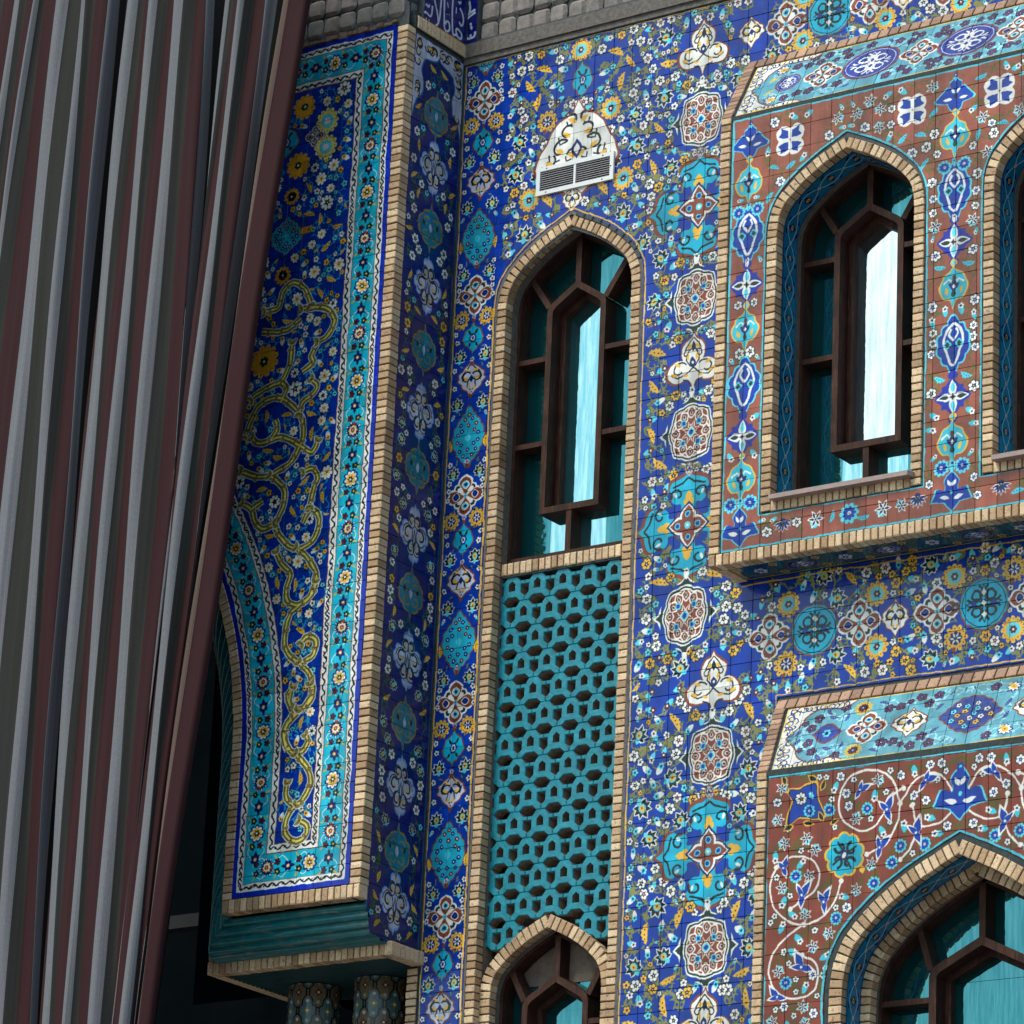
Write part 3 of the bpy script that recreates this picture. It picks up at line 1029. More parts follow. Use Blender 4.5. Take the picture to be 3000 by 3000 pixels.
def tile_grid(pc, parent, mat, x0, x1, z0, z1, tw, th, ox, oz, y, holes=(), region=None, depth=.012, gap=.0032, xform=None, name='tile'):
    """painted tiles laid on a grid; pieces cut by openings keep their cut shape"""
    i0, i1 = math.floor((x0 - ox) / tw), math.ceil((x1 - ox) / tw)
    j0, j1 = math.floor((z0 - oz) / th), math.ceil((z1 - oz) / th)
    xf = xform or (lambda a, yy, b: (a, yy, b))
    for i in range(i0, i1):
        for j in range(j0, j1):
            a0, a1 = max(x0, ox + i * tw) + gap / 2, min(x1, ox + (i + 1) * tw) - gap / 2
            b0, b1 = max(z0, oz + j * th) + gap / 2, min(z1, oz + (j + 1) * th) - gap / 2
            if a1 - a0 < .01 or b1 - b0 < .01: continue
            P = [(a0, b0), (a1, b0), (a1, b1), (a0, b1)]
            if region:
                P = convex_clip(P, region)
                if not P: continue
            polys = [P]
            for h in holes:
                polys = subtract(polys, h)
            polys = [p for p in polys if area2(p) > 2e-5]
            if not polys: continue
            yy = y + rng.uniform(-.0012, .0012)
            tx, tz = rng.uniform(-.010, .010), rng.uniform(-.010, .010)
            cx, cz = (a0 + a1) / 2, (b0 + b1) / 2
            Y = lambda p: yy + (p[0] - cx) * tx + (p[1] - cz) * tz
            mb = MB()
            for p in polys:
                if len(polys) == 1 and len(p) == 4:
                    k = .0022
                    inn = [(p[0][0] + k, p[0][1] + k), (p[1][0] - k, p[1][1] + k), (p[2][0] - k, p[2][1] - k), (p[3][0] + k, p[3][1] - k)]
                    mb.face([xf(q[0], Y(q), q[1]) for q in inn])
                    for a in range(4):
                        b = (a + 1) % 4
                        mb.face([xf(p[a][0], Y(p[a]) + .0018, p[a][1]), xf(p[b][0], Y(p[b]) + .0018, p[b][1]), xf(inn[b][0], Y(inn[b]), inn[b][1]), xf(inn[a][0], Y(inn[a]), inn[a][1])])
                else:
                    mb.face([xf(q[0], Y(q), q[1]) for q in p])
                for a in range(len(p)):
                    b = (a + 1) % len(p)
                    mb.face([xf(p[a][0], Y(p[a]) + .0018, p[a][1]), xf(p[b][0], Y(p[b]) + .0018, p[b][1]), xf(p[b][0], y + depth, p[b][1]), xf(p[a][0], y + depth, p[a][1])])
            ar = sum(area2(p) for p in polys)
            c3 = Vector(xf(cx, y, cz))
            pc.add(name, mb, c3, ar, parent, mat)

def backing(name, parent, x0, x1, z0, z1, y, holes, mat, region=None, xform=None, kind='structure'):
    P = [(x0, z0), (x1, z0), (x1, z1), (x0, z1)]
    if region: P = convex_clip(P, region)
    polys = [P]
    for h in holes: polys = subtract(polys, h)
    mb = MB()
    xf = xform or (lambda a, yy, b: (a, yy, b))
    for p in polys: mb.face([xf(q[0], y, q[1]) for q in p])
    return mb.build(name, mat, parent)
# ================================================================== SETTING
mb = MB(); mb.box(-400, 400, -400, 400, -0.3, 0)
mt, nt, b = new_mat('paving_ground')
pos = N(nt, 'ShaderNodeNewGeometry').outputs['Position']
nt.links.new(ramp(nt, noise(nt, pos, 3, 5), [(0.3, (0.16, 0.15, 0.14)), (0.7, (0.24, 0.22, 0.2))]), b.inputs['Base Color'])
b.inputs['Roughness'].default_value = 0.85
mb.build('ground', mt, None, kind='structure', label='pale paving in front of the tiled building')

# dark iwan behind the curtain and the pier
mb = MB()
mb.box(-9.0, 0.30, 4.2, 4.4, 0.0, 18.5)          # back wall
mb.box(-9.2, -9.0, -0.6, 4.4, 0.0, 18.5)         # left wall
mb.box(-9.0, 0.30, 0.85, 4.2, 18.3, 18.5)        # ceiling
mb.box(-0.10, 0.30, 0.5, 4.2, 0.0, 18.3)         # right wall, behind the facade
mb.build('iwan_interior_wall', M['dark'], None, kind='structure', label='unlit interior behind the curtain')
mb = MB()
mb.box(0.0, 8.2, 0.62, 0.8, 0.0, 17.9)
mb.box(0.0, 8.2, 0.0, 0.8, 17.9, 18.1)
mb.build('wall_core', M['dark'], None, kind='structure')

# ================================================================== MAIN WALL
PPM = 300
TW, TH = .184, .1645
TALL = dict(cx=1.1525, hw=.7325, zs=14.505, rise=.742, zb=7.6)        # line of the yellow border
tall_yellow = arch(**TALL)
def arch_top(A, x):
    u = abs(x - A['cx']) / A['hw']
    if u >= 1: return -99
    xs = [p[0] for p in _pr][::-1]; zs = [p[1] for p in _pr][::-1]
    return A['zs'] + A['rise'] * float(np.interp(u, xs, zs))

main = thing('tiled_wall', 'blue glazed tile wall with floral painting between the projecting pier and the two bays', 'wall')
BAYX, LBX = 2.842, 3.323
cv = Canvas(0.0, 7.9, 5.9, 16.82, PPM, C_COB)
occ = []
def O(x, z, r): occ.append((x, z, r))
CHAIN = [(2.37, 16.40, 't'), (2.37, 15.778, 'r'), (2.37, 15.017, 'c'), (2.37, 14.237, 'r'), (2.365, 13.69, 't'), (2.365, 13.104, 'r'), (2.365, 12.338, 'c'), (2.365, 11.606, 'r'),
         (2.64, 11.03, 't'), (2.64, 10.455, 'r'), (2.635, 9.70, 'c'), (2.64, 8.965, 'r'), (2.64, 8.40, 't')]
for x, z, k in CHAIN:
    if k == 'c':
        for dx, dz, r in ((0, 0, .2), (0, .27, .17), (0, -.27, .17), (.27, 0, .17), (-.27, 0, .17)): O(x + dx, z + dz, r)
    else: O(x, z, .26 if k == 'r' else .23)
BAND = [(3.13, 'q'), (3.524, 'o'), (3.914, 'q'), (4.224, 'l'), (4.575, 'q'), (4.966, 'o'), (5.36, 'q'), (5.67, 'l')]
for x, k in BAND:
    O(x, 11.325, {'q': .165, 'o': .21, 'l': .15}[k])
TBAND = [(2.82, 'l'), (3.144, 'q'), (3.543, 'o'), (3.913, 'q'), (4.22, 'l'), (4.57, 'q'), (4.96, 'o'), (5.35, 'q'), (5.66, 'l')]
for x, k in TBAND:
    O(x, 16.44, {'q': .16, 'o': .21, 'l': .13}[k])
for x, z in ((1.2, 16.386), (1.175, 15.93), (1.03, 15.72), (1.33, 15.72), (1.175, 15.6), (1.155, 15.36)): O(x, z, .15 if z > 15.5 else .09)
SUNS = [(3.294, 11.557), (3.28, 11.085), (4.062, 11.53), (4.061, 11.12), (4.721, 11.57), (4.733, 11.09), (5.22, 11.557), (5.21, 11.091), (3.304, 16.25), (3.304, 16.63), (4.058, 16.27), (4.07, 16.62), (4.73, 16.25), (4.73, 16.64), (.867, 16.079), (1.50, 16.065), (.717, 15.408), (1.64, 15.41), (1.18, 16.66)]
for x, z in SUNS: O(x, z, .105)
def reg_main(x, z, r):
    m_ = r * .75
    if not (.44 + m_ < x < 5.88 and 8.0 < z < 16.76 - m_): return False
    if .36 < x < 1.95 and z < 14.5 and not (x > 1.90 + m_): return False
    if abs(x - 1.1525) < .7325 + m_ + .02 and z < max(arch_top(TALL, min(max(x, .44), 1.86)), 14.5) + m_ + .02: return False
    if x > BAYX - m_ * .4 and 11.77 + 0 < z < 16.17 - .0: return False
    if x > 3.2 - m_ and z < 10.86 + m_: return False
    for a, b_, c_ in occ:
        if (a - x) ** 2 + (b_ - z) ** 2 < (c_ + r * .92) ** 2: return False
    return True
def mir_main(x, z):
    if x > 3.05 and 10.86 < z < 11.79: q = (x, 22.65 - z)
    elif x > 3.0 and z > 16.1: q = (x, 32.88 - z)
    elif x < 1.9: q = (2.345 - x, z)
    elif z > 11.55: q = (4.74 - x, z)
    else: q = (5.28 - x, z)
    if q[0] < 1.9 and x >= 1.9: return None
    return q
pts = dart(reg_main, .44, 8.0, 5.88, 16.76,
           [('lotus', .098, 4.0), ('leaf', .088, 4.0), ('lotus', .09, 6), ('leaf', .078, 10), ('bud', .052, 40), ('fl', .047, 60), ('bud', .046, 90), ('fl', .042, 130), ('leaf', .05, 60), ('sm', .032, 260), ('bud', .028, 200), ('sm', .023, 330), ('ol', .020, 420), ('ol', .014, 500)], mir_main)
draw_flora(cv, pts, C_OLV, .012)
for x, z, k in CHAIN:
    if k == 'r': m_redround(cv, x, z)
    elif k == 'c':
        m_cross(cv, x, z, .435)
        for s in (1, -1): m_lozenge(cv, x, z + s * .47 + .0, .045, .06, C_LAV)
    else: m_trefoil(cv, x, z + .0, .225)
    if k == 'r':
        for s in (1, -1): m_bud(cv, x, z + s * .335, .045, 0 if s > 0 else math.pi, C_WHT, C_WHT, C_DGR)
        for s in (1, -1):
            for t in (1, -1): m_flower(cv, x + s * .15, z + t * .33, .045, 0, C_WHT if s > 0 else C_YEL, C_BLK)
for lst, zz in ((BAND, 11.325), (TBAND, 16.44)):
    for x, k in lst:
        if k == 'q': m_quatre(cv, x, zz, .175)
        elif k == 'o':
            m_tround(cv, x, zz, .20)
            for s in (1, -1): m_flower_small(cv, x + s * .235, zz, .032, 0, C_BRN, C_CYAN)
        else: m_lozenge(cv, x, zz, .12, .135, C_WHT)
for x, z in SUNS:
    (m_sun if (x * 7 + z) % 1 > .35 else m_sunb)(cv, x, z, .105)
m_drop(cv, 1.2, 16.386, .10, .16)
# big white medallion behind the vent
half = smooth_line([(0, .36), (.06, .24), (.16, .19), (.24, .12), (.30, .0), (.36, -.08), (.40, -.20), (.36, -.28), (.26, -.34), (.20, -.42), (.10, -.46), (0, -.58)], 4)
med = [(1.175 + p[0], 15.86 + p[1]) for p in half] + [(1.175 - p[0], 15.86 + p[1]) for p in half[::-1][1:-1]]
cv.poly([(1.175 + (p[0] - 1.175) * 1.06, 15.8 + (p[1] - 15.8) * 1.06) for p in med], C_BRN)
cv.poly(med, C_WHT)
cv.T(1.175, 15.78, .36)
for s in (1, -1):
    for (a, b_, r_, t0, tn) in ((.45, .05, .26, 2.4, -5), (.30, -.55, .22, 1.4, -5), (.28, .42, .2, 2.4, -5), (.72, -.22, .18, 2.0, 5), (.15, .75, .13, 1, 5), (.55, -.75, .16, 2, 5), (.85, -.48, .12, 2, -5), (.12, -.1, .14, 0, 5)):
        cv.L([(s * q[0], q[1]) for q in curl(a, b_, r_, t0, tn)], .055, C_BLK)
        cv.L([(s * a, b_ - r_), (s * (a + r_), b_ - r_ * 1.3), (s * (a + r_ * 1.2), b_ - r_ * .3)], .04, C_BLK)
        cv.P([(s * q[0], q[1]) for q in petal(.26, .12, a - .1, b_ - .1, .5)], C_YEL)
cv.P(ogee(.14, .26), C_NAVY); cv.P(ogee(.08, .15), C_WHT)
m_lozenge(cv, 1.15, 15.335, .10, .12, C_WHT)
# narrow strip beside the pier
for k in range(-1, 6):
    z0 = 16.41 - 1.742 * k
    m_quatre(cv, .225, z0, .165)
    m_drop(cv, .225, z0 - .375, .10, .135)
    m_lozenge(cv, .225, z0 - .725, .14, .155, C_LAV)
    m_ellipse(cv, .225, z0 - 1.24, .155, .27)
    for s in (1, -1):
        m_sunb(cv, .225 + s * .125, z0 - .205, .082)
        m_lotus(cv, .225 + s * .125, z0 - .53, .075, 0)
        m_lotus(cv, .225 + s * .125, z0 - .945, .075, 0)
        m_lotus(cv, .225 + s * .125, z0 + .20, .07, 0)
        m_yleaf(cv, .225 + s * .172, z0 - 1.30, .055, 1.5 * s, C_YEL)
        for dz, bx in ((.06, .165), (-.02, .175), (-.32, .17), (-.40, .155), (-.64, .17), (-.80, .165), (-1.05, .165), (-1.46, .165), (.12, .16)):
            (m_bud if dz * 50 % 2 > 1 else m_flower_small)(cv, .225 + s * bx, z0 + dz, .026, s * .6)
        for dz in (-.12, -.28, -.46, -.62, -.86, -1.02, -1.44, .16, .28):
            m_olive(cv, .225 + s * .10, z0 + dz, .02, 1.2 * s + dz * 9)
    for s in (.275, -.58, -.86, -.205): m_bud(cv, .225, z0 + s, .036, 0, C_BRN, C_LAV, C_BRN)
# yellow borders
for pl in ([(0.022, 8), (0.022, 16.765), (5.9, 16.765)], [(.42, 8), (.42, 14.51)], offset_open(tall_yellow, -.004), [(3.2, 8), (3.2, 10.853), (5.9, 10.853)], [(2.83, 16.2), (2.83, 16.2)], [(2.862, 11.72), (2.862, 11.765), (5.9, 11.765)]):
    cv.stroke(pl, .013, C_YEL)
cv.glaze(TW, TH, .03, 9.83, .10)
M['t_main'] = painted_mat('blue_wall_tile', cv, (0, 0, 0), (1, 0, 0), (0, 0, 1))

pc = Pieces(main)
tall_hole = [(p[0], p[1]) for p in offset_open(tall_yellow, .012)]
bay_hole = [(BAYX + .03, 11.80), (9, 11.80), (9, 16.15), (BAYX + .03, 16.15)]
low_hole = [(3.215, 7), (9, 7), (9, 10.835), (3.215, 10.835)]
main_holes = [tall_hole, bay_hole, low_hole]
tile_grid(pc, main, M['t_main'], .012, 5.85, 8.15, 16.775, TW, TH, .03, 9.83, 0.0, main_holes)
ring_in = arch(1.1525, .615, 14.45, .625, 7.6)
backing('mortar_bed', main, -.02, 8.0, 7.0, 17.0, .0105, [ring_in, [(BAYX + .12, 11.9), (9, 11.9), (9, 16.0), (BAYX + .12, 16.0)], [(3.45, 7), (9, 7), (9, 10.6), (3.45, 10.6)]], M['grout'])
# mortar collar between the tiles and the brick arch of the tall window
col_o = offset_open(tall_yellow, .010)
ring_o = arch(1.1525, .695, 14.475, .722, 7.6)
mb = MB(); strip_between(mb, col_o, ring_o, .004, -.004)
mb.build('mortar_collar', M['grey_mortar'], main)
# dark glazed fillers over the right shoulder of the arch
cm = [( (a[0] + b_[0]) / 2, (a[1] + b_[1]) / 2) for a, b_ in zip(col_o, ring_o)]
ap = max(range(len(cm)), key=lambda i: cm[i][1])
hr = cm[ap:]; dd = path_len(hr)
fill_m = plain_mat('dark_glazed_filler', (0.03, 0.038, 0.05), .35, 40, .4, .003)
fill_mesh = bevel_box('tile', fill_m, (.08, .2, .12), .05, 5)
for i in range(9):
    s = .10 + i * .093
    x, z, tx, tz = along(hr, dd, s)
    w_ = .034
    pc.add('dark_filler_tile', fill_mesh, frame_mat4((x, -.012, z), (tz, 0, -tx) if False else (-tz, 0, tx), (0, 1, 0), (tx, 0, tz), w_, .02, .085), .003, main, None)
# brick ledge along the top
row_of_bricks(pc, main, .0, 5.8, 16.838, 16.945, -.032, .12)
mb = MB(); mb.box(-.0, 8, -.020, .02, 16.778, 16.838); mb.box(0, 8, -.04, .1, 16.83, 16.955)
mb.build('mortar_band', M['grey_mortar'], main)
# left end of the wall below the pier
col_of_bricks(pc, main, -.105, -.008, 8.2, 9.06, -.012, .14)
mb = MB(); mb.box(-.10, .0, .0, .6, 7.0, 9.06)
mb.build('mortar_edge', M['mortar'], main)

# ---------------- windows
def hexarch(cx, hw, zb, zsh, zap, rnd=.045):
    L = [(cx - hw, zb), (cx - hw, zsh - rnd), (cx - hw + .012, zsh - rnd * .25), (cx - hw + .05, zsh + .03), (cx, zap)]
    return L + [(2 * cx - p[0], p[1]) for p in L[::-1][1:]]

def make_window(pc, root, name, label, cx, hw, zs, rise, zsill, y0, ring_w=.086, ring_d=.10, band=None, ring2=False, yf=.15,
                box=None, leg_bottom=None, bw=.052, bars=(), diag=None, clear=True, sill=None, depth=.16, mid=True):
    """arched opening in a wall: brick ring, reveal, timber lattice and glass. hw is the outer half-width of the brick ring"""
    w = empty(name, (0, 0, 0), label, None, parent=root)
    leg_bottom = zsill if leg_bottom is None else leg_bottom
    outer = arch(cx, hw, zs, rise, leg_bottom)
    ring_bricks(pc, w, outer, ring_w, y0, ring_d)
    inner = offset_open(outer, ring_w)
    bed_o, bed_i = offset_open(outer, .008), offset_open(outer, ring_w - .008)
    mb = MB(); strip_between(mb, bed_o, bed_i, y0 + .012, y0 + .012); strip_between(mb, bed_i, bed_i, y0 + .012, y0 + ring_d)
    strip_between(mb, bed_o, bed_o, y0 + .012, y0 + ring_d)
    mb.build('mortar_bed', M['mortar'], w)
    y = y0 + ring_d
    line = offset_open(inner, .004)
    if band:
        mb = MB(); strip_between(mb, line, line, y - .01, y + band, 0, (1.0, 1.0))
        mb.build('painted_reveal', M['t_reveal'], w)
        y += band
    if ring2:
        ring_bricks(pc, w, inner, .082, y, .09)
        i2 = offset_open(inner, .074); mb = MB(); strip_between(mb, inner, i2, y + .012, y + .012); strip_between(mb, i2, i2, y + .012, y + .11)
        mb.build('mortar_bed', M['mortar'], w)
        line = offset_open(inner, .078); y += .09
    mb = MB(); strip_between(mb, line, offset_open(line, .004), y - .01, yf + .05)
    mb.build('mortar_reveal', M['grey_mortar'], w)
    fo, fi = offset_open(line, -.01), offset_open(line, .028)
    # cut the timber frame off at the sill
    def cut(p): return [(a, max(b_, zsill + .03)) for a, b_ in p]
    fo, fi = cut(fo), cut(fi)
    ring_solid(fo, fi, yf, yf + depth).build('outer_frame', M['wood'], w)
    xl, xr = fi[0][0], fi[-1][0]
    bar((xl - .03, zsill + .015), (xr + .03, zsill + .015), .04, yf, yf + depth).build('bottom_rail', M['wood'], w)
    bcx, bhw, bzb, bzsh, bzap = box
    bo = hexarch(bcx, bhw, bzb, bzsh, bzap)
    def inset(p, d):
        k = [(p[0][0] + d, p[0][1] + d)] + offset_open(p, d)[1:-1] + [(p[-1][0] - d, p[-1][1] + d)]
        return k
    bi = inset(bo, bw)
    ring_solid(bo, bi, yf - .004, yf + depth, True).build('inner_frame', M['wood'], w)
    so, si = inset(bo, bw - .004), inset(bo, bw + .045)
    yg = yf + depth + .05
    ring_solid(so, si, yf + depth * .82, yg, True).build('sash', M['wood'], w)
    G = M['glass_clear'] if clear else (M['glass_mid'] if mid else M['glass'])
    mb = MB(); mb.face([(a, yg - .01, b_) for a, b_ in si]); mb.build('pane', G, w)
    yp = yf + depth - .01
    inner_f = hull(offset_open(fo, .012))
    def pane(poly, G2=None):
        p = convex_clip(poly, inner_f)
        if p:
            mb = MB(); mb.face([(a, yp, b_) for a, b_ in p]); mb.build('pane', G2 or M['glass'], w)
    zt = zs + rise
    lv = sorted(bars)
    lo = bzb
    zlist = [zsill] + lv
    # side panes between the horizontal bars
    for s in (-1, 1):
        xa, xb = (xl - .1, bcx - bhw + .02) if s < 0 else (bcx + bhw - .02, xr + .1)
        for a, b_ in zip([zsill] + lv, lv + [bzsh]):
            pane([(xa, a), (xb, a), (xb, b_), (xa, b_)])
        bar((xa + .09 if s < 0 else xb - .09, lv[-1]), (xb if s < 0 else xa, lv[-1]), .04, yf + .002, yf + depth) if False else None
        for z_ in lv:
            p, q = ((xl - .012, z_), (bcx - bhw + .01, z_)) if s < 0 else ((bcx + bhw - .01, z_), (xr + .012, z_))
            bar(p, q, .042, yf + .004, yf + depth - .012).build('glazing_bar', M['wood'], w)
        # top panes
        e = (bcx + s * (bhw - .01), bzsh)
        d = diag
        far = (bcx + s * d[0], d[1])
        bar(e, far, .05, yf + .004, yf + depth - .012).build('glazing_bar', M['wood'], w)
        pane([(xa, bzsh), (xb, bzsh), (xb, bzsh + .001)] if False else ([(xl - .1, bzsh), (e[0], e[1]), (far[0], far[1]), (far[0] + s * .3, far[1] + .3), (xl - .1, far[1] + .3)] if s < 0 else [(xr + .1, bzsh), (xr + .1, far[1] + .3), (far[0] + s * .3, far[1] + .3), (far[0], far[1]), (e[0], e[1])]))
        pane([e, far, (far[0] + s * .25, far[1] + .5), (bcx, zt + .3), (bcx, bzap - .03)] if s > 0 else [e, (bcx, bzap - .03), (bcx, zt + .3), (far[0] + s * .25, far[1] + .5), far])
        # below the box
        pane([(bcx, zsill), (bcx + s * (bhw - .02), zsill), (bcx + s * (bhw - .02), bzb + .02), (bcx, bzb + .02)], M['glass_mid'])
    bar((bcx, bzap - .02), (bcx, zt - ring_w - .01), .052, yf + .004, yf + depth - .012).build('glazing_bar', M['wood'], w)
    bar((bcx, zsill + .02), (bcx, bzb + .01), .052, yf + .004, yf + depth - .012).build('glazing_bar', M['wood'], w)
    if sill:
        x0_, x1_, zt_, th_, yfr = sill
        mb = MB()
        mb.face([(x0_, yfr, zt_ - th_), (x1_ - .02, yfr, zt_ - th_), (x1_ - .02, yfr, zt_), (x0_, yfr, zt_)])
        mb.face([(x1_ - .02, yfr, zt_ - th_), (x1_, yfr + .05, zt_ - th_), (x1_, yfr + .05, zt_), (x1_ - .02, yfr, zt_)])
        for zz in (zt_, zt_ - th_):
            mb.face([(x0_, yfr, zz), (x1_ - .02, yfr, zz), (x1_, yfr + .05, zz), (x1_, yf + .02, zz), (x0_, yf + .02, zz)])
        mb.face([(x0_, yfr, zt_ - th_), (x0_, yfr, zt_), (x0_, yf + .02, zt_), (x0_, yf + .02, zt_ - th_)])
        mb.face([(x1_, yfr + .05, zt_ - th_), (x1_, yfr + .05, zt_), (x1_, yf + .02, zt_), (x1_, yf + .02, zt_ - th_)])
        mb.build('sill', M['sill'], w)
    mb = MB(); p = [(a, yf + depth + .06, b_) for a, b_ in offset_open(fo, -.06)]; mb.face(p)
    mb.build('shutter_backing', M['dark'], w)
    return w

# painted reveal chain (repeats every metre of the line)
cr = Canvas(0, 0, 1.0, .21, 320, (.05, .45, .62))
for k in range(4):
    x = .125 + .25 * k
    for s in (1, -1):
        ptsl = [(x - .125 + .25 * t / 12, .105 + s * .055 * math.sin(math.pi * t / 12)) for t in range(13)]
        cr.stroke(ptsl, .006, C_WHT)
        m_olive(cr, x - .04, .105 + s * .07, .03, s * .5, C_BLK); m_olive(cr, x + .06, .105 + s * .06, .026, -s * .6, C_NAVY)
    cr.T(x, .105, .05)
    cr.P(ogee(.5, 1), C_NAVY) ; cr.P([(q[1] * .8, q[0]) for q in ogee(.5, 1)], C_NAVY)
    cr.P([(q[1] * .55, q[0] * .6) for q in ogee(.5, 1)], C_YEL); cr.P(ell(6, .14, .14), C_MAR)
    m_flower_small(cr, x - .125, .105, .018)
cr.stroke([(0, .012), (1, .012)], .008, C_NAVY); cr.stroke([(0, .198), (1, .198)], .008, C_NAVY)
M['t_reveal'] = painted_mat('teal_reveal_tile', cr, (0, 0, 0), (1, 0, 0), (0, 0, 1), uv=True, extend='REPEAT')

wt = make_window(pc, main, 'window', 'tall arched window with timber lattice above the turquoise screen', 1.1525, .695, 14.475, .722, 12.34, -.006,
                 yf=.165, box=(1.125, .285, 12.715, 14.50, 14.685), bars=(13.325, 14.055), diag=(.47, 14.79), clear=False, leg_bottom=8.2)
row_of_bricks(pc, wt, .548, 1.757, 12.215, 12.315, .085, .10)
mb = MB(); mb.box(.54, 1.765, .097, .5, 12.20, 12.31); mb.box(.54, 1.765, .15, .5, 12.31, 12.345)
mb.build('mortar_bed', M['mortar'], wt)
# lower window of the same bay
lo = arch(1.1525, .612, 8.79, .61, 8.0)
wl = make_window(pc, main, 'window', 'lower arched window under the turquoise screen, its top half in view', 1.1525, .612, 8.79, .605, 7.6, .07, ring_w=.10, ring_d=.09,
                 yf=.20, box=(1.165, .305, 7.7, 8.76, 8.94), bars=(8.0, 8.55), diag=(.44, 9.03), mid=False, clear=False, leg_bottom=8.1)
pc.flush()

# ---------------- turquoise lattice screen
lat = thing('lattice_screen', 'pierced turquoise ceramic screen filling the tall niche between the two windows', 'screen')
P_, A_ = .436, .2435
def block_mesh():
    o = [(-A_ / 2, .040), (-.076, .040), (-.0405, .086), (.0405, .086), (.076, .040), (A_ / 2, .040), (A_ / 2, .006), (.084, .006), (.084, -.062), (A_ / 2, -.095), (A_ / 2, -.131), (.079, -.131), (.04, -.097), (-.04, -.097), (-.079, -.131), (-A_ / 2, -.131), (-A_ / 2, -.095), (-.084, -.062), (-.084, .006), (-A_ / 2, .006)]
    h = [(-.038, -.050), (.038, -.050), (.038, .018), (0, .050), (-.038, .018)]
    k = .0015
    o = [(x - math.copysign(k, x) if abs(x) > A_ / 2 - 1e-6 else x, z) for x, z in o]
    mb = MB()
    lip = .006
    def shrink(p, d):
        n = len(p); out = []
        for i in range(n):
            a, b_, c_ = p[i - 1], p[i], p[(i + 1) % n]
            n1 = (b_[1] - a[1], -(b_[0] - a[0])); n2 = (c_[1] - b_[1], -(c_[0] - b_[0]))
            l1, l2 = math.hypot(*n1) or 1e-9, math.hypot(*n2) or 1e-9
            s = (n1[0] / l1 + n2[0] / l2, n1[1] / l1 + n2[1] / l2)
            q = (s[0] ** 2 + s[1] ** 2) / 2 or 1e-9
            kk = min(1 / q, 1.6)
            out.append((b_[0] + s[0] * kk * d, b_[1] + s[1] * kk * d))
        return out
    of, hf = shrink(o, lip), shrink(h, -lip)
    if True:
        tri = tessellate_polygon([[Vector((x, z, 0)) for x, z in of], [Vector((x, z, 0)) for x, z in hf]])
        al = of + hf
        for t in tri: mb.face([(al[i][0], 0, al[i][1]) for i in t], 0)
    for lp, lf in ((o, of), (h, hf)):
        n = len(lp)
        for i in range(n):
            j = (i + 1) % n
            mb.face([(lf[i][0], 0, lf[i][1]), (lf[j][0], 0, lf[j][1]), (lp[j][0], lip, lp[j][1]), (lp[i][0], lip, lp[i][1])], 0)
            mb.face([(lp[i][0], lip, lp[i][1]), (lp[j][0], lip, lp[j][1]), (lp[j][0], .018, lp[j][1]), (lp[i][0], .018, lp[i][1])], 0)
            mb.face([(lp[i][0], .018, lp[i][1]), (lp[j][0], .018, lp[j][1]), (lp[j][0] * .97, .115, lp[j][1]), (lp[i][0] * .97, .115, lp[i][1])], 1)
    o_ = mb.build('lattice_block', [M['turq'], M['clay']], None)
    me = o_.data
    bpy.data.objects.remove(o_)
    return me
bm_ = block_mesh()
# the test for sign of shrink: outline is clockwise
arch_in = arch(1.1525, .58, 8.79, .59, 7)
k = 0
for r_ in range(0, 17):
    z = 12.125 - r_ * P_ / 2
    odd = r_ % 2
    for c_ in range(-1, 6):
        x = .646 + A_ * (c_ + (.5 if odd else 0))
        if x < .5 or x > 1.80: continue
        if z < arch_top(dict(cx=1.1525, hw=.64, zs=8.79, rise=.64), x) - .02 or z < 8.85: continue
        o = bpy.data.objects.new('lattice_block', bm_)
        COL.objects.link(o); o.parent = lat
        o.location = (x, .112 + rng.uniform(-.002, .002), z)
        o.rotation_euler = (rng.uniform(-.008, .008), 0, rng.uniform(-.008, .008))
# rough wall some way behind the openings
mb = MB(); mb.box(.45, 1.85, .34, .40, 8.9, 12.3)
mb.build('rear_wall', plain_mat('rough_brown_wall', (.16, .12, .10), .9, 8, .5, .02), lat)

# ---------------- vent
vent = thing('vent_grille', 'white metal vent with two louvred openings over the tall arched window', 'vent')
vx0, vx1, vz0, vz1 = .80, 1.556, 15.418, 15.665
o4 = [(vx0, vz0), (vx0, vz1), (vx1, vz1), (vx1, vz0)]
mb = MB()
fw = .036
ys = -.024
for (a0, a1, b0, b1) in ((vx0, vx1, vz1 - fw, vz1), (vx0, vx1, vz0, vz0 + fw), (vx0, vx0 + fw, vz0 + fw, vz1 - fw), (vx1 - fw, vx1, vz0 + fw, vz1 - fw)):
    mb.box(a0, a1, ys, .0, b0, b1)
mb.build('frame', M['white_metal'], vent)
mb = MB(); mb.box(1.166, 1.186, ys + .003, .0, vz0 + fw, vz1 - fw); mb.build('mullion', M['white_metal'], vent)
for (a0, a1) in ((vx0 + fw, 1.166), (1.186, vx1 - fw)):
    mb = MB(); mb.face([(a0, -.003, vz0 + fw), (a1, -.003, vz0 + fw), (a1, -.003, vz1 - fw), (a0, -.003, vz1 - fw)]); mb.build('duct_opening', M['dark'], vent)
    nl = 9
    for i in range(nl):
        z = vz0 + fw + (i + .5) * (vz1 - vz0 - 2 * fw) / nl
        mb = MB()
        mb.face([(a0, -.018, z - .0085), (a1, -.018, z - .0085), (a1, -.006, z + .0065), (a0, -.006, z + .0065)])
        mb.face([(a0, -.018, z - .0085), (a1, -.018, z - .0085), (a1, -.018, z - .006), (a0, -.018, z - .006)])
        mb.build('louvre', M['louver'], vent)
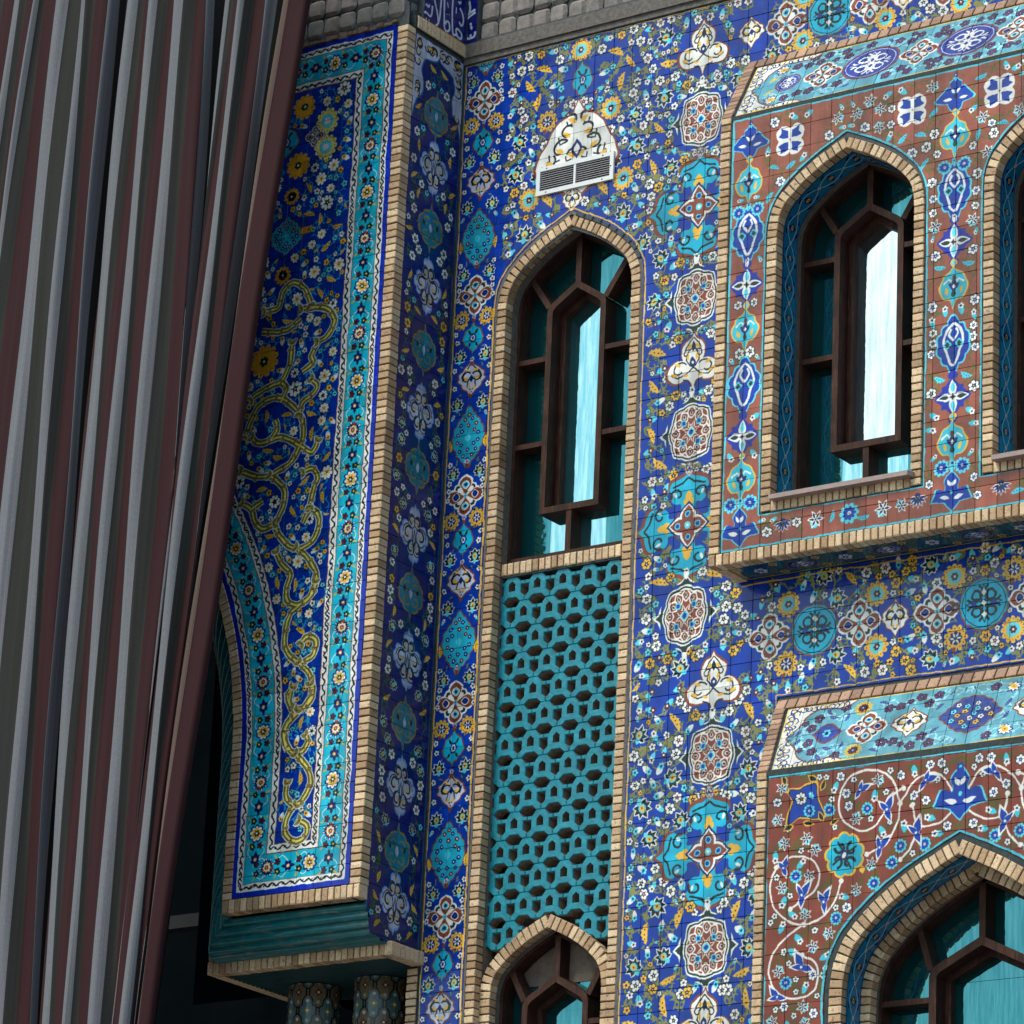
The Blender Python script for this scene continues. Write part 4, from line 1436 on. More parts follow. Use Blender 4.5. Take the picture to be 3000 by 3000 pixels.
for x, z in ((.90, vz1 - .018), (1.45, vz1 - .018), (.90, vz0 + .018), (1.45, vz0 + .018), (1.53, vz0 + .12)):
    mb = MB(); mb.face([(x + .007 * math.cos(t), ys - .002, z + .007 * math.sin(t)) for t in np.linspace(0, 2 * math.pi, 8, endpoint=False)])
    mb.build('screw', M['screw'], vent)
# ================================================================== PIER (left projecting block)
ARAB1 = [[(-1.004,14.204),(-1.01,14.094),(-1.03,13.974),(-1.095,13.874),(-1.209,13.845),(-1.351,13.796),(-1.407,13.756)],[(-1.08,13.859),(-1.031,13.789),(-1.081,13.687)],[(-0.726,14.153),(-0.79,14.041),(-0.77,13.976),(-0.881,13.91)],[(-1.439,13.429),(-1.378,13.579),(-1.314,13.691),(-1.172,13.74),(-1.053,13.707),(-0.93,13.599),(-0.85,13.488),(-0.831,13.338),(-0.868,13.247),(-0.953,13.14),(-1.064,13.085),(-1.163,13.065),(-1.294,13.074),(-1.461,13.151)],[(-0.889,13.531),(-0.847,13.646),(-0.75,13.703),(-0.72,13.771),(-0.789,13.838)],[(-1.366,13.429),(-1.259,13.362),(-1.087,13.382),(-0.983,13.352),(-0.848,13.268),(-0.728,13.199),(-0.671,13.299)],[(-1.135,13.537),(-1.106,13.446),(-1.173,13.372)],[(-1.163,13.065),(-1.042,12.985),(-0.978,12.902),(-0.984,12.794),(-1.02,12.703),(-1.058,12.637),(-1.006,12.52),(-0.883,12.406),(-0.768,12.388),(-0.659,12.443),(-0.611,12.567),(-0.632,12.654),(-0.721,12.716)],[(-1.058,12.637),(-1.171,12.606),(-1.263,12.681),(-1.316,12.798),(-1.424,12.876)],[(-1.316,12.798),(-1.205,12.853)],[(-0.72,12.692),(-0.783,12.594)],[(-0.721,12.716),(-0.69,12.867),(-0.654,12.97),(-0.717,13.053),(-0.816,13.032)],[(-0.84,12.399),(-0.72,12.309),(-0.625,12.176),(-0.604,12.078),(-0.652,11.967),(-0.775,11.914),(-0.878,11.952),(-0.901,12.074),(-0.881,12.19),(-0.974,12.288),(-1.04,12.406)]]
ARAB2 = [[(-0.613,12.091),(-0.66,11.972),(-0.768,11.909),(-0.856,11.828),(-0.882,11.674),(-0.874,11.564),(-0.772,11.456),(-0.676,11.428),(-0.587,11.478),(-0.576,11.585),(-0.663,11.628),(-0.725,11.574)],[(-0.733,11.435),(-0.611,11.295),(-0.574,11.166),(-0.631,11.066),(-0.72,11.016),(-0.801,11.103),(-0.774,11.239)],[(-0.702,11.013),(-0.806,10.919),(-0.825,10.798),(-0.79,10.701)]]
ARAB3 = [[(-0.603,11.238),(-0.576,11.118),(-0.658,11.042),(-0.764,11.055),(-0.824,11.151),(-0.777,11.232)],[(-0.71,11.034),(-0.807,10.93),(-0.834,10.818),(-0.754,10.692),(-0.649,10.679),(-0.585,10.757),(-0.624,10.82)],[(-0.718,10.673),(-0.586,10.542),(-0.542,10.407),(-0.619,10.273),(-0.704,10.255),(-0.78,10.335),(-0.771,10.449)],[(-0.669,10.25),(-0.749,10.16),(-0.757,10.032),(-0.664,9.95),(-0.563,9.982),(-0.551,10.066),(-0.642,10.119)]]
ARAB0 = [[(-1.327,14.516),(-1.182,14.536),(-1.137,14.668),(-1.032,14.726),(-0.898,14.638),(-0.833,14.485)],[(-1.332,14.345),(-1.074,14.313),(-0.935,14.396)],[(-0.941,14.475),(-0.685,14.442),(-0.586,14.315),(-0.649,14.188),(-0.755,14.158)]]
LBS = [[(4.529,9.757),(4.453,9.95),(4.275,10.038),(4.114,10.004),(4.028,9.855),(4.046,9.707),(4.166,9.601),(4.298,9.599),(4.399,9.693),(4.455,9.818),(4.556,9.872)],[(4.529,9.757),(4.516,9.627),(4.417,9.481),(4.257,9.407)],[(4.529,9.757),(4.614,9.878),(4.729,9.944),(4.859,9.928),(4.947,9.813),(4.984,9.691),(4.892,9.597),(4.778,9.558),(4.676,9.583),(4.631,9.732)],[(4.677,9.557),(4.621,9.419),(4.535,9.337)],[(3.502,9.383),(3.635,9.455),(3.785,9.419),(3.862,9.305),(3.835,9.189),(3.732,9.121),(3.63,9.066)],[(3.502,9.383),(3.452,9.256),(3.479,9.107),(3.587,8.991),(3.737,8.937),(3.884,8.975),(4.0,9.081),(4.055,9.232)],[(3.752,8.935),(3.605,8.858),(3.489,8.738),(3.462,8.61),(3.495,8.503),(3.587,8.417),(3.706,8.393),(3.838,8.433),(3.879,8.546),(3.847,8.652),(3.742,8.714)]]
CL = [[(-0.614,17.093),(-0.583,17.08),(-0.564,17.104)],[(-0.525,17.111),(-0.528,17.038),(-0.551,17.006),(-0.597,17.016),(-0.628,17.016)],[(-0.604,16.971),(-0.593,16.96)],[(-0.568,16.967),(-0.553,16.967)],[(-0.5,17.18),(-0.45,17.071),(-0.433,16.994)],[(-0.406,17.22),(-0.418,17.052),(-0.442,16.977),(-0.499,16.931)],[(-0.362,17.238),(-0.356,17.11),(-0.341,16.987),(-0.304,16.97),(-0.271,17.003),(-0.285,17.056),(-0.321,17.054),(-0.334,17.022)],[(-0.322,17.125),(-0.311,17.12)],[(-0.292,17.131),(-0.281,17.129)],[(-0.32,17.23),(-0.301,17.186)],[(-0.243,17.289),(-0.243,17.158),(-0.223,16.984),(-0.177,16.99),(-0.114,16.977),(-0.097,17.023),(-0.152,17.053),(-0.18,17.028),(-0.156,16.986)],[(-0.188,17.24),(-0.188,17.181)],[(-0.162,17.31),(-0.146,17.294),(-0.122,17.32)],[(-0.137,17.255),(-0.092,17.208),(-0.081,17.141),(-0.114,17.101),(-0.137,17.131)]]
CR = [[(0.028,17.365),(0.043,17.302),(0.039,17.251)],[(0.099,17.269),(0.028,17.24),(-0.006,17.196)],[(0.101,17.243),(0.037,17.212),(-0.004,17.176),(-0.038,17.118),(-0.044,17.048),(-0.024,17.017),(0.012,17.022),(0.017,17.06)],[(0.019,17.02),(0.056,17.011),(0.061,17.049)],[(0.063,17.013),(0.099,17.021),(0.107,17.065)],[(0.055,17.155),(0.065,17.107),(0.076,17.098)],[(-0.038,17.256),(-0.023,17.18),(-0.04,17.165)]]
CURT = [(-4.152,0.0085,0.00286,-0.01),(-4.051,0.0085,0.00394,-0.01),(-4.007,0.0084,0.0047,0.02),(-3.935,0.0085,0.00547,0.02),(-3.806,0.0089,0.00655,-0.01),(-3.734,0.009,0.00732,-0.01),(-3.662,0.0091,0.00839,0.02),(-3.577,0.0096,0.00902,-0.01),(-3.51,0.0099,0.00825,-0.01),(-3.403,0.0102,0.00584,0.02),(-3.203,0.0108,0.00438,-0.01),(-3.06,0.0084,0.00345,-0.01),(-2.877,0.0021,0.002,-0.01),(-2.778,-0.0038,0.00101,-0.01),(-2.73,-0.003,0.00259,0.02),(-2.589,-0.0049,0.00202,-0.01),(-2.576,-0.0012,0.00242,0.07),(-2.545,0.0064,0.00443,0.07),(-2.429,0.0083,0.00347,-0.01),(-2.301,0.0102,0.0024,-0.01),(-2.25,0.012,0.00326,0.02),(-2.124,0.0105,0.00237,-0.01),(-2.022,0.0123,0.00122,-0.01),(-1.969,0.0135,0.00206,0.02),(-1.838,0.0095,0.00136,-0.01),(-1.728,0.0096,0.00101,-0.01),(-1.621,0.0116,-0.00113,0.02),(-1.448,0.0158,-0.00654,-0.01),(-1.491,0.0253,-0.00501,0.07),(-1.476,0.0419,-0.00165,0.07),(-1.395,0.0458,-0.00081,-0.01),(-1.408,0.0534,0.00096,0.02),(-1.329,0.0559,0.00211,-0.01),(-1.244,0.0533,0.00152,-0.01),(-1.207,0.058,0.00044,0.02),(-1.125,0.0686,0.00034,-0.01),(-1.168,0.0819,0.00261,0.07),(-1.083,0.0932,0.00158,0.07),(-0.993,0.095,0.0023,0.02),(-0.853,0.1027,0.00057,0.02)]
YP = -.82
pier = thing('portal_pier', 'projecting tiled pier left of the wall, with floral frame, olive scrollwork and turquoise moulding beneath', 'pier')
AR, AZ, AX = 3.6, 10.75, -1.345              # curve of the great arch
def arc_line(off, a1=1.05, zb=9.44, n=36):
    """line parallel to the edge of the great arch; off > 0 goes into the pier"""
    r = AR + off
    pts = [(AX + off, zb), (AX + off, AZ)]
    pts += [(AX - AR + r * math.cos(a), AZ + r * math.sin(a)) for a in np.linspace(0, a1, n)[1:]]
    return pts
def opening_poly(off):
    r = AR + off
    return [(AX + off, 5)] + [(AX - AR + r * math.cos(a), AZ + r * math.sin(a)) for a in np.linspace(0, 1.6, 40)] + [(-9, AZ + r), (-9, 5)]
PX0, PX1, PZ0, PZ1 = -1.255, -.106, 9.552, 16.85
cp = Canvas(-2.7, 9.5, -.09, 16.88, PPM, C_COB)
X, Z = cp.grid()
dr = PX1 - X
dl = np.where(Z < AZ, X - PX0, np.hypot(X - (AX - AR), Z - AZ) - (AR + .09))
dd_ = np.minimum(np.minimum(dr, dl), np.minimum(Z - PZ0, PZ1 - Z))
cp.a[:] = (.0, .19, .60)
def band_fill(a, b_, col): cp.a[(dd_ >= a) & (dd_ < b_)] = col
band_fill(-1, .043, (.03, .16, .66)); band_fill(.043, .100, C_WHT); band_fill(.100, .106, C_BRN); band_fill(.106, .322, (.06, .68, .80))
band_fill(.322, .329, C_BRN); band_fill(.329, .402, C_WHT); band_fill(.395, .402, C_BRN)
def frame_path(d):
    l = [(AX + .09 + d, PZ0 + d)] + [p for p in arc_line(.09 + d, 1.3, 0)[1:]]
    return [(PX1 - d, PZ1 - d), (PX1 - d, PZ0 + d)] + [(PX0 + d, PZ0 + d)] + [p for p in arc_line(.09 + d, 1.3, 0)[1:]]
def inside_p(x, z, d): 
    l_ = (x - PX0) if z < AZ else math.hypot(x - (AX - AR), z - AZ) - (AR + .09)
    return min(PX1 - x, l_, z - PZ0, PZ1 - z) > d and x > -2.6
def walk(path, step, s0=0):
    d = path_len(path); n = int((d[-1] - s0) / step)
    return [along(path, d, s0 + i * step) for i in range(n)]
top_path = lambda d: [(PX1 - d, PZ1 - d), (-2.7, PZ1 - d)]
# black scroll in the two white bands
for d, amp in ((.072, .013), (.364, .014)):
    for path in (frame_path(d), top_path(d)):
        q = []
        for i, (x, z, tx, tz) in enumerate(walk(path, .0125)):
            if not inside_p(x, z, d - .006): continue
            o_ = amp * math.sin(i * .9)
            q.append((x - tz * o_, z + tx * o_))
        for i in range(0, len(q) - 3, 2):
            if math.hypot(q[i + 2][0] - q[i][0], q[i + 2][1] - q[i][1]) < .05: cp.stroke(q[i:i + 3], .0125, C_BLK)
        for i, (x, z, tx, tz) in enumerate(walk(path, .046)):
            if inside_p(x, z, d - .006):
                m_olive(cp, x + .010 * tz * (1 if i % 2 else -1), z, .018, math.atan2(tz, tx) + .6, C_DGR if i % 4 == 0 else C_BLK)
# flowers of the turquoise frame
def m_frame_flower(c, x, y, k, ang):
    if k == 0:
        c.T(x, y, .088, ang)
        for i in range(9): c.P(petal(1, .42, 0, 0, i * 2 * math.pi / 9), C_NAVY)
        for i in range(9): c.P(petal(.3, .14, .62 * math.cos(i * 2 * math.pi / 9), .62 * math.sin(i * 2 * math.pi / 9), i * 2 * math.pi / 9), C_WHT)
        c.P(rose(8, .3, .50), C_YEL); c.P(rose(6, .3, .40), C_WHT); c.P(rose(6, .3, .25), C_BRN)
        c.P(ell(8, .17, .2, -.6, .1), C_BRN); c.P(ell(6, .08, .09), C_YEL)
    elif k == 2:
        c.T(x, y, .078, ang)
        c.P(rose(9, .25, 1.0), C_NAVY); c.P(rose(9, .3, .82), C_WHT); c.P(rose(7, .3, .6), C_YEL); c.P(star(6, .5, .42), C_BLK); c.P(ell(6, .14, .14), C_WHT)
    else:
        c.T(x, y, .054, ang)
        for s in (1, -1): c.P(petal(1.0, .5, s * .3, 0, 0 if s > 0 else math.pi), C_DGR)
        c.P(rose(6, .3, .85), C_NAVY); c.P(ell(8, .3, .3), C_YEL); c.P(ell(6, .14, .14), C_WHT)
fp = frame_path(.214)
for path in (fp, top_path(.214)):
    for i, (x, z, tx, tz) in enumerate(walk(path, .2075, .0)):
        if not inside_p(x, z, .2): continue
        a = math.atan2(tz, tx)
        for s in (1, -1):
            q = [(x + tx * u * .2075 - tz * s * w_, z + tz * u * .2075 + tx * s * w_) for u, w_ in ((.0, .03), (.25, .085), (.5, .06), (.7, .02))]
            cp.stroke(smooth_line(q, 4), .007, C_WHT)
            u = .5
            bx, bz = x + tx * .104 - tz * s * .038, z + tz * .104 + tx * s * .038
            m_flower_small(cp, bx, bz, .026, 0, C_DGR if s > 0 else C_MAR, C_PYEL if s > 0 else C_NAVY)
            m_yleaf(cp, x + tx * .125 - tz * s * .078, z + tz * .125 + tx * s * .078, .024, a + s, C_YEL)
        m_frame_flower(cp, x, z, (0, 1, 2, 1)[i % 4], a)
# field flora
occ_p = [(-1.033, 16.30, .13), (-1.06, 15.78, .13), (-1.22, 16.0, .16), (-.80, 16.01, .20), (-1.13, 15.16, .18), (-1.15, 14.81, .1), (-1.10, 15.51, .09), (-1.28, 14.08, .15)]
scr = ARAB0 + ARAB1 + ARAB2 + ARAB3
sp = np.array([q for l_ in scr for q in smooth_line(l_, 5)])
def reg_p(x, z, r):
    if not inside_p(x, z, .405 + r * .8): return False
    for a, b_, c_ in occ_p:
        if (a - x) ** 2 + (b_ - z) ** 2 < (c_ + r) ** 2: return False
    return np.hypot(sp[:, 0] - x, sp[:, 1] - z).min() > .026 + r * .8
pp = dart(reg_p, -2.6, 9.95, -.5, 16.45, [('lotus', .07, 3), ('fl', .060, 12), ('leaf', .060, 26), ('fl', .045, 50), ('bud', .04, 70), ('sm', .03, 120), ('sm', .024, 160), ('leaf', .032, 120)])
vines(cp, pp, (.16, .58, .74), .007, .24)
for x, z, kind, r, rot, fx in pp:
    if kind == 'lotus': m_flower(cp, x, z, r, rot, C_WHT, C_DGR, C_YEL, 9)
    elif kind == 'fl': m_flower(cp, x, z, r, rot, C_WHT, C_YEL if rot > 2 else C_BLK, C_MAR, 8)
    elif kind == 'leaf': m_yleaf(cp, x, z, r, rot, C_YEL, fx)
    elif kind == 'bud': m_bud(cp, x, z, r, rot, C_WHT, C_YEL, C_MAR)
    else: m_flower_small(cp, x, z, r, rot, (C_YEL, C_WHT, C_CYAN)[int(rot * 5) % 3], C_MAR)
for x, z, r in ((-1.03, 16.30, .115), (-1.06, 15.78, .125), (-1.28, 14.08, .15), (-1.10, 15.51, .08), (-1.15, 14.81, .085)): m_sun(cp, x, z, r, .3, C_ORG, C_ORG if r > .11 else C_BLK, C_DGR)
for dz in (-.12, .12):
    m_sun(cp, -.78, 16.01 + dz, .12, 0, C_PYEL, C_CYAN, C_WHT)
m_drop(cp, -1.20, 16.02, .13, .15)
m_quatre(cp, -.90, 16.01, .09)
m_ellipse(cp, -1.13, 15.16, .16, .17); m_bud(cp, -.93, 15.18, .06, -1.57, C_ORG, C_ORG, C_BRN)
# olive arabesque
for wd, colr in ((.068, C_WHT), (.052, (.42, .41, .17)), (.015, C_PYEL)):
    for l_ in scr:
        cp.stroke(smooth_line(l_, 7), wd if len(l_) > 3 or wd > .02 else wd, colr)
for l_ in scr:
    q = smooth_line(l_, 7); d = path_len(q)
    nn = int(d[-1] / .14)
    for i in range(nn):
        x, z, tx, tz = along(q, d, (i + .5) * .14)
        s = 1 if i % 2 else -1
        cp.T(x - tz * s * .020, z + tx * s * .020, .030, math.atan2(tz, tx), 1, .030 * s)
        cp.P(petal(1.6, 1.0, -.8, .1, .25), C_WHT); cp.P(petal(1.3, .75, -.65, .05, .25), C_OLV)
        cp.dot(x, z, .011, C_MAR); cp.dot(x, z, .005, C_WHT)
    for e, pr in ((q[0], q[1]), (q[-1], q[-2])):
        a = math.atan2(e[1] - pr[1], e[0] - pr[0])
        cp.T(e[0], e[1], .085, a)
        if len(l_) > 4:
            for s in (1, -1): cp.P(petal(.9, .62, -.35, 0, s * .75), C_WHT)
            for s in (1, -1): cp.P(petal(.78, .44, -.30, 0, s * .75), C_OLV)
            cp.P(petal(.5, .2, -.2, 0, 0), C_YEL); cp.P(ell(6, .09, .09, -.12, 0), C_MAR)
cp.glaze(.184, .1645, -.106, 9.552, .09)
M['t_pier'] = painted_mat('pier_front_tile', cp, (0, 0, 0), (1, 0, 0), (0, 0, 1), rough=.2)
pc = Pieces(pier)
tile_grid(pc, pier, M['t_pier'], -2.6, PX1 + .003, PZ0, PZ1, .1725, .1645, PX1, 9.552, YP, [opening_poly(.088)])
backing('mortar_bed', pier, -3.2, .0, 9.44, 17.0, YP + .0105, [opening_poly(.04)], M['grout'])
# brick edges
col_of_bricks(pc, pier, -.098, .004, 9.545, 16.83, YP - .008, .112)
row_of_bricks(pc, pier, -1.345, .006, 9.44, 9.545, YP - .008, .11)
q = arc_line(.0, .75, 9.545); mid = arc_line(.044, .75, 9.545)
dq = path_len(mid); n = int(dq[-1] / .0612)
for i in range(n):
    x, z, tx, tz = along(mid, dq, (i + .5) * .0612)
    brick_at(pc, pier, x, YP - .008, z, .088, .11, .053, math.atan2(tz, tx) - math.pi / 2)
mb = MB(); mb.box(-.09, -.004, YP + .006, YP + .104, 9.44, 16.84); mb.box(-1.33, -.02, YP + .008, YP + .1, 9.452, 9.54)
strip_between(mb, arc_line(.012, .78, 9.45), arc_line(.08, .78, 9.45), YP + .006, YP + .006)
strip_between(mb, arc_line(.012, .78, 9.45), arc_line(.012, .78, 9.45), YP + .006, YP + .12)
mb.box(-.12, -.012, YP + .10, .0, 9.44, 17.0); mb.box(-.12, -.012, YP + .42, .0, 9.2, 9.44)
mb.build('mortar_bed', M['mortar'], pier)

# side face (faces +x): painted panel
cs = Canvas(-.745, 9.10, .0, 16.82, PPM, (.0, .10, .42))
SM = [(9.50, 'w'), (9.91, 't'), (10.43, 'w'), (10.95, 't'), (11.47, 'w'), (12.02, 't'), (12.51, 'w'), (13.08, 't'), (13.565, 'w'), (14.10, 't'), (14.66, 'w'), (15.17, 't'), (15.71, 'w'), (16.17, 't')]
def reg_s(x, z, r):
    if not (-.70 + r < x < -.04 - r and 9.2 + r < z < 16.7 - r): return False
    if z > 16.2 and min(x + .72, -.02 - x) < (.11 + .16 * (z - 16.2) / .5) + r * .5: return False
    if z > 16.66: return False
    for zz, k in SM:
        if (x + .362) ** 2 / (.185 + r) ** 2 + (z - zz) ** 2 / (.235 + r) ** 2 < 1: return False
    return True
ps = dart(reg_s, -.70, 9.2, -.04, 16.7, [('lotus', .06, 16), ('leaf', .055, 26), ('fl', .045, 60), ('fl', .038, 90), ('sm', .03, 100), ('ol', .022, 90)], lambda x, z: (-.724 - x, z))
draw_flora(cs, ps, (.20, .36, .22), .008)
def m_white_cross(c, x, y, _=0):
    for wd, colr in ((1.10, (.45, .60, .85)), (1.0, C_LAV)):
        c.T(x, y, .175 * wd, 0, 1, .215 * wd)
        for a in (0, 1, 2, 3):
            c.P([(p[0] + .56 * math.cos(a * math.pi / 2), p[1] + .56 * math.sin(a * math.pi / 2)) for p in rose(5, .2, .46, 6, a)], colr)
        c.P(ogee(.55, 1.12), colr); c.P(ell(16, .62, .55), colr)
    for s in (1, -1):
        for (a, b_, r_, t0, tn) in ((.52, .0, .30, 2.4, -5), (.25, -.52, .24, 1.4, -5), (.26, .5, .22, 2.4, -5)):
            c.L([(s * q[0], q[1]) for q in curl(a, b_, r_, t0, tn)], .075, C_BLK)
            c.L([(s * q[0], q[1]) for q in ell(12, r_ * 1.25, r_ * 1.2, a, b_)], .04, C_BLK)
            c.P([(s * q[0], q[1]) for q in petal(.28, .13, a - .15, b_ - .08, .5)], C_YEL)
    c.L([(0, -.8), (.1, -.2), (0, .2), (-.1, -.2), (0, -.8)], .06, C_BLK)
def m_teal_cart(c, x, y):
    for wd, colr in ((1.0, (.60, .47, .16)), (.90, (.08, .45, .55))):
        c.T(x, y, .165 * wd, 0, 1, .175 * wd)
        c.P([(p[0] * 1.0, p[1] * .92) for p in rose(8, .10, 1.05, 6, .39)], colr)
        c.P(ogee(.34, 1.35), colr); c.P([(q[1], q[0]) for q in ogee(.34, 1.2)], colr)
    for s in (1, -1):
        c.L([(s * q[0], q[1]) for q in curl(.42, .25, .34, 2.4, -5)], .08, (.60, .47, .16))
        c.L([(s * q[0], q[1]) for q in curl(.42, -.35, .34, 3.4, 5)], .08, (.60, .47, .16))
        c.P([(s * q[0], q[1]) for q in petal(.4, .2, .55, 0, 1.2)], C_BLK)
    c.P(ogee(.14, .3), C_LAV)
for z, k in SM: (m_white_cross if k == 'w' else m_teal_cart)(cs, -.362, z)
# white cusped corners at the top
for s in (1, -1):
    half = [(.345, 16.79), (.345, 16.05), (.30, 16.20), (.22, 16.28), (.20, 16.40), (.235, 16.50), (.20, 16.60), (.12, 16.63), (.03, 16.66), (0, 16.70), (0, 16.79)]
    f_ = [(-.362 + s * p[0], p[1]) for p in half]
    cs.poly(f_, C_LAV); cs.stroke(smooth_line(f_[1:-1], 4), .014, (.05, .38, .55))
    for i in range(15):
        u = rng.random()
        xx, zz = (.29, 16.25 + .5 * u) if i % 2 else (.33 - .3 * u, 16.73)
        cs.T(-.362 + s * xx, zz, .05, rng.uniform(0, 6))
        cs.L(curl(0, 0, 1, 0, 5), .24, C_BLK); cs.P(petal(1.0, .4, -.3, -.3, .6), C_YEL)
cs.stroke([(-.722, 9.10), (-.722, 16.80), (-.016, 16.80), (-.016, 9.12), (-.44, 9.185)], .014, (.05, .42, .58))
cs.glaze(.178, .19, -.722, 9.2, .08)
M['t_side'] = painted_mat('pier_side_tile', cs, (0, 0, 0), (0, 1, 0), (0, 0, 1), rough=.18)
# cavetto profile of the moulding: (depth from YP, drop below 9.44)
PRF = [(.012, 0.0), (.16, .085), (.20, .16), (.29, .225), (.38, .258), (.40, .262)]
mprof = [(-.82 + .13, 9.44), (-.665, 9.36), (-.63, 9.285), (-.54, 9.215), (-.43, 9.178)]
end_hole = [(-.9, 9.0)] + [(-.9, 9.44)] + mprof + [(-.43, 9.0)]
sgr = lambda a, yy, b_: (yy, a, b_)
def side_holes():
    # concave boundary handled as two convex pieces
    return [[(-.9, 9.0), (-.46, 9.0), (-.46, 9.165), (-.56, 9.195), (-.9, 9.195)], [(-.9, 9.18), (-.57, 9.18), (-.635, 9.27), (-.69, 9.36), (-.71, 9.44), (-.9, 9.44)]]
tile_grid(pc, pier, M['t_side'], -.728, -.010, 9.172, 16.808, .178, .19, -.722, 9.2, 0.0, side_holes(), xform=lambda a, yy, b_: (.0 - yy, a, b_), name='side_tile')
mb = MB()
for hpoly in subtract([[(-.735, 9.165), (.0, 9.165), (.0, 16.83), (-.735, 16.83)]], side_holes()[0]):
    for p in subtract([hpoly], side_holes()[1]): mb.face([(-.0105, a, b_) for a, b_ in p])
mb.build('mortar_bed', M['grout'], pier)
# brick course over the side panel
nb = 11
for i in range(nb):
    y = -.72 + (i + .5) * .70 / nb
    pc.add('brick', rng.choice(BRK), frame_mat4((.030, y, 16.89), (0, 1, 0), (-1, 0, 0), (0, 0, 1), .70 / nb * .85, .11, .105), .004, pier, None)
mb = MB(); mb.box(-.10, .018, -.74, .03, 16.836, 16.94); mb.build('mortar_bed', M['mortar'], pier)

# turquoise moulding: level flutes under the pier that turn the corner and climb the arch as a twisted rope
path = [(-.0, 9.44), (-1.345, 9.44)]
NV = 60
def prof(v):
    # v 0..1 from the front edge inward: (depth, drop)
    t = v * (math.pi / 2)
    return (.115 + .275 * (1 - math.cos(t)), .262 * math.sin(t))
rows = []
us = [('h', x) for x in np.linspace(.0, -1.335, 40)] + [('v', z) for z in np.linspace(9.44, 13.6, 420)]
mb = MB()
verts = []
for kind, s in us:
    r = []
    for i in range(NV + 1):
        v = i / NV
        dpt, drop = prof(v)
        if kind == 'h':
            ph = 5.5 * v
            bump_ = abs(math.sin(math.pi * ph))
            hgt = .040 * (bump_ ** .55 - .5); ct, st = math.cos(v * math.pi / 2), math.sin(v * math.pi / 2)
            cut = drop * 1.45
            x = s if s > -1.335 + 1e-6 else s
            # mitre at the corner: the lower the flute the further left it runs
            fr = s / -1.335
            x = s - fr * (drop + hgt * st) * 1.25
            r.append((x, YP + dpt - hgt * ct, 9.435 - drop - hgt * st))
        else:
            k = s - 9.44
            e = min(1, k / .30)
            ph = 5.5 * v + max(0, k - .0) / .125 * e
            hgt = .040 * (abs(math.sin(math.pi * ph)) ** .55 - .5); ct, st = math.cos(v * math.pi / 2), math.sin(v * math.pi / 2)
            # position on arch line
            off = -(drop + hgt * st) * 1.25
            zc = s
            if zc < AZ: bx = AX
            else: bx = AX - AR + math.sqrt(max(AR * AR - (zc - AZ) ** 2, 0))
            f = min(1, k / .30)
            zz = zc - (drop + hgt * st) * (1 - f)
            r.append((bx + off, YP + dpt - hgt * ct, zz))
    verts.append(r)
V = []; F = []
for r in verts: V += r
for a in range(len(verts) - 1):
    for i in range(NV):
        p = a * (NV + 1) + i
        F.append((p, p + 1, p + NV + 2, p + NV + 1))
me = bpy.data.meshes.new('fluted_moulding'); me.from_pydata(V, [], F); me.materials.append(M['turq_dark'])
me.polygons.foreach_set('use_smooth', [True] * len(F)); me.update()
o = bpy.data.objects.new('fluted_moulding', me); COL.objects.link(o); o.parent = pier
# ledge under the moulding
LY, LX, LZ0, LZ1 = -.432, -1.772, 9.072, 9.178
row_of_bricks(pc, pier, LX, .045, LZ0, LZ1, LY, .11)
for i in range(7):
    y = LY + (i + .5) * .44 / 7
    pc.add('brick', rng.choice(BRK), frame_mat4((.045, y, (LZ0 + LZ1) / 2), (0, 1, 0), (-1, 0, 0), (0, 0, 1), .44 / 7 * .86, .11, .105), .004, pier, None)
for i in range(20):
    y = LY + .11 + (i + .5) * 1.15 / 20
    pc.add('brick', rng.choice(BRK), frame_mat4((LX - .002, y, (LZ0 + LZ1) / 2), (0, -1, 0), (1, 0, 0), (0, 0, 1), 1.15 / 20 * .86, .10, .105), .002, pier, None)
mb = MB()
mb.box(LX + .012, .03, LY + .012, .80, LZ0 + .01, LZ1 - .008)
mb.build('ledge', plain_mat('dark_teal_soffit', (.012, .05, .06), .5, 10, .4, .004), pier)
# inner brick line of the arch behind the rope
q = [(x - .365, z) for x, z in arc_line(.0, .75, 9.18)]
dq = path_len(q)
for i in range(int(dq[-1] / .0612)):
    x, z, tx, tz = along(q, dq, (i + .5) * .0612)
    brick_at(pc, pier, x - .012, LY, z, .085, .11, .053, math.atan2(tz, tx) - math.pi / 2)
mb = MB()
q0 = [(x - .405, z) for x, z in arc_line(.0, .9, 9.17)]
strip_between(mb, q0, [(x + .35, z) for x, z in q0], LY + .03, LY + .03)
strip_between(mb, q0, q0, LY + .03, 3.9)
mb.face([(-2.9, .8, 9.18), (.0, .8, 9.18), (.0, .8, 17.6), (-2.9, .8, 17.6)])
mb.build('arch_soffit', M['dark'], pier)
pc.flush()

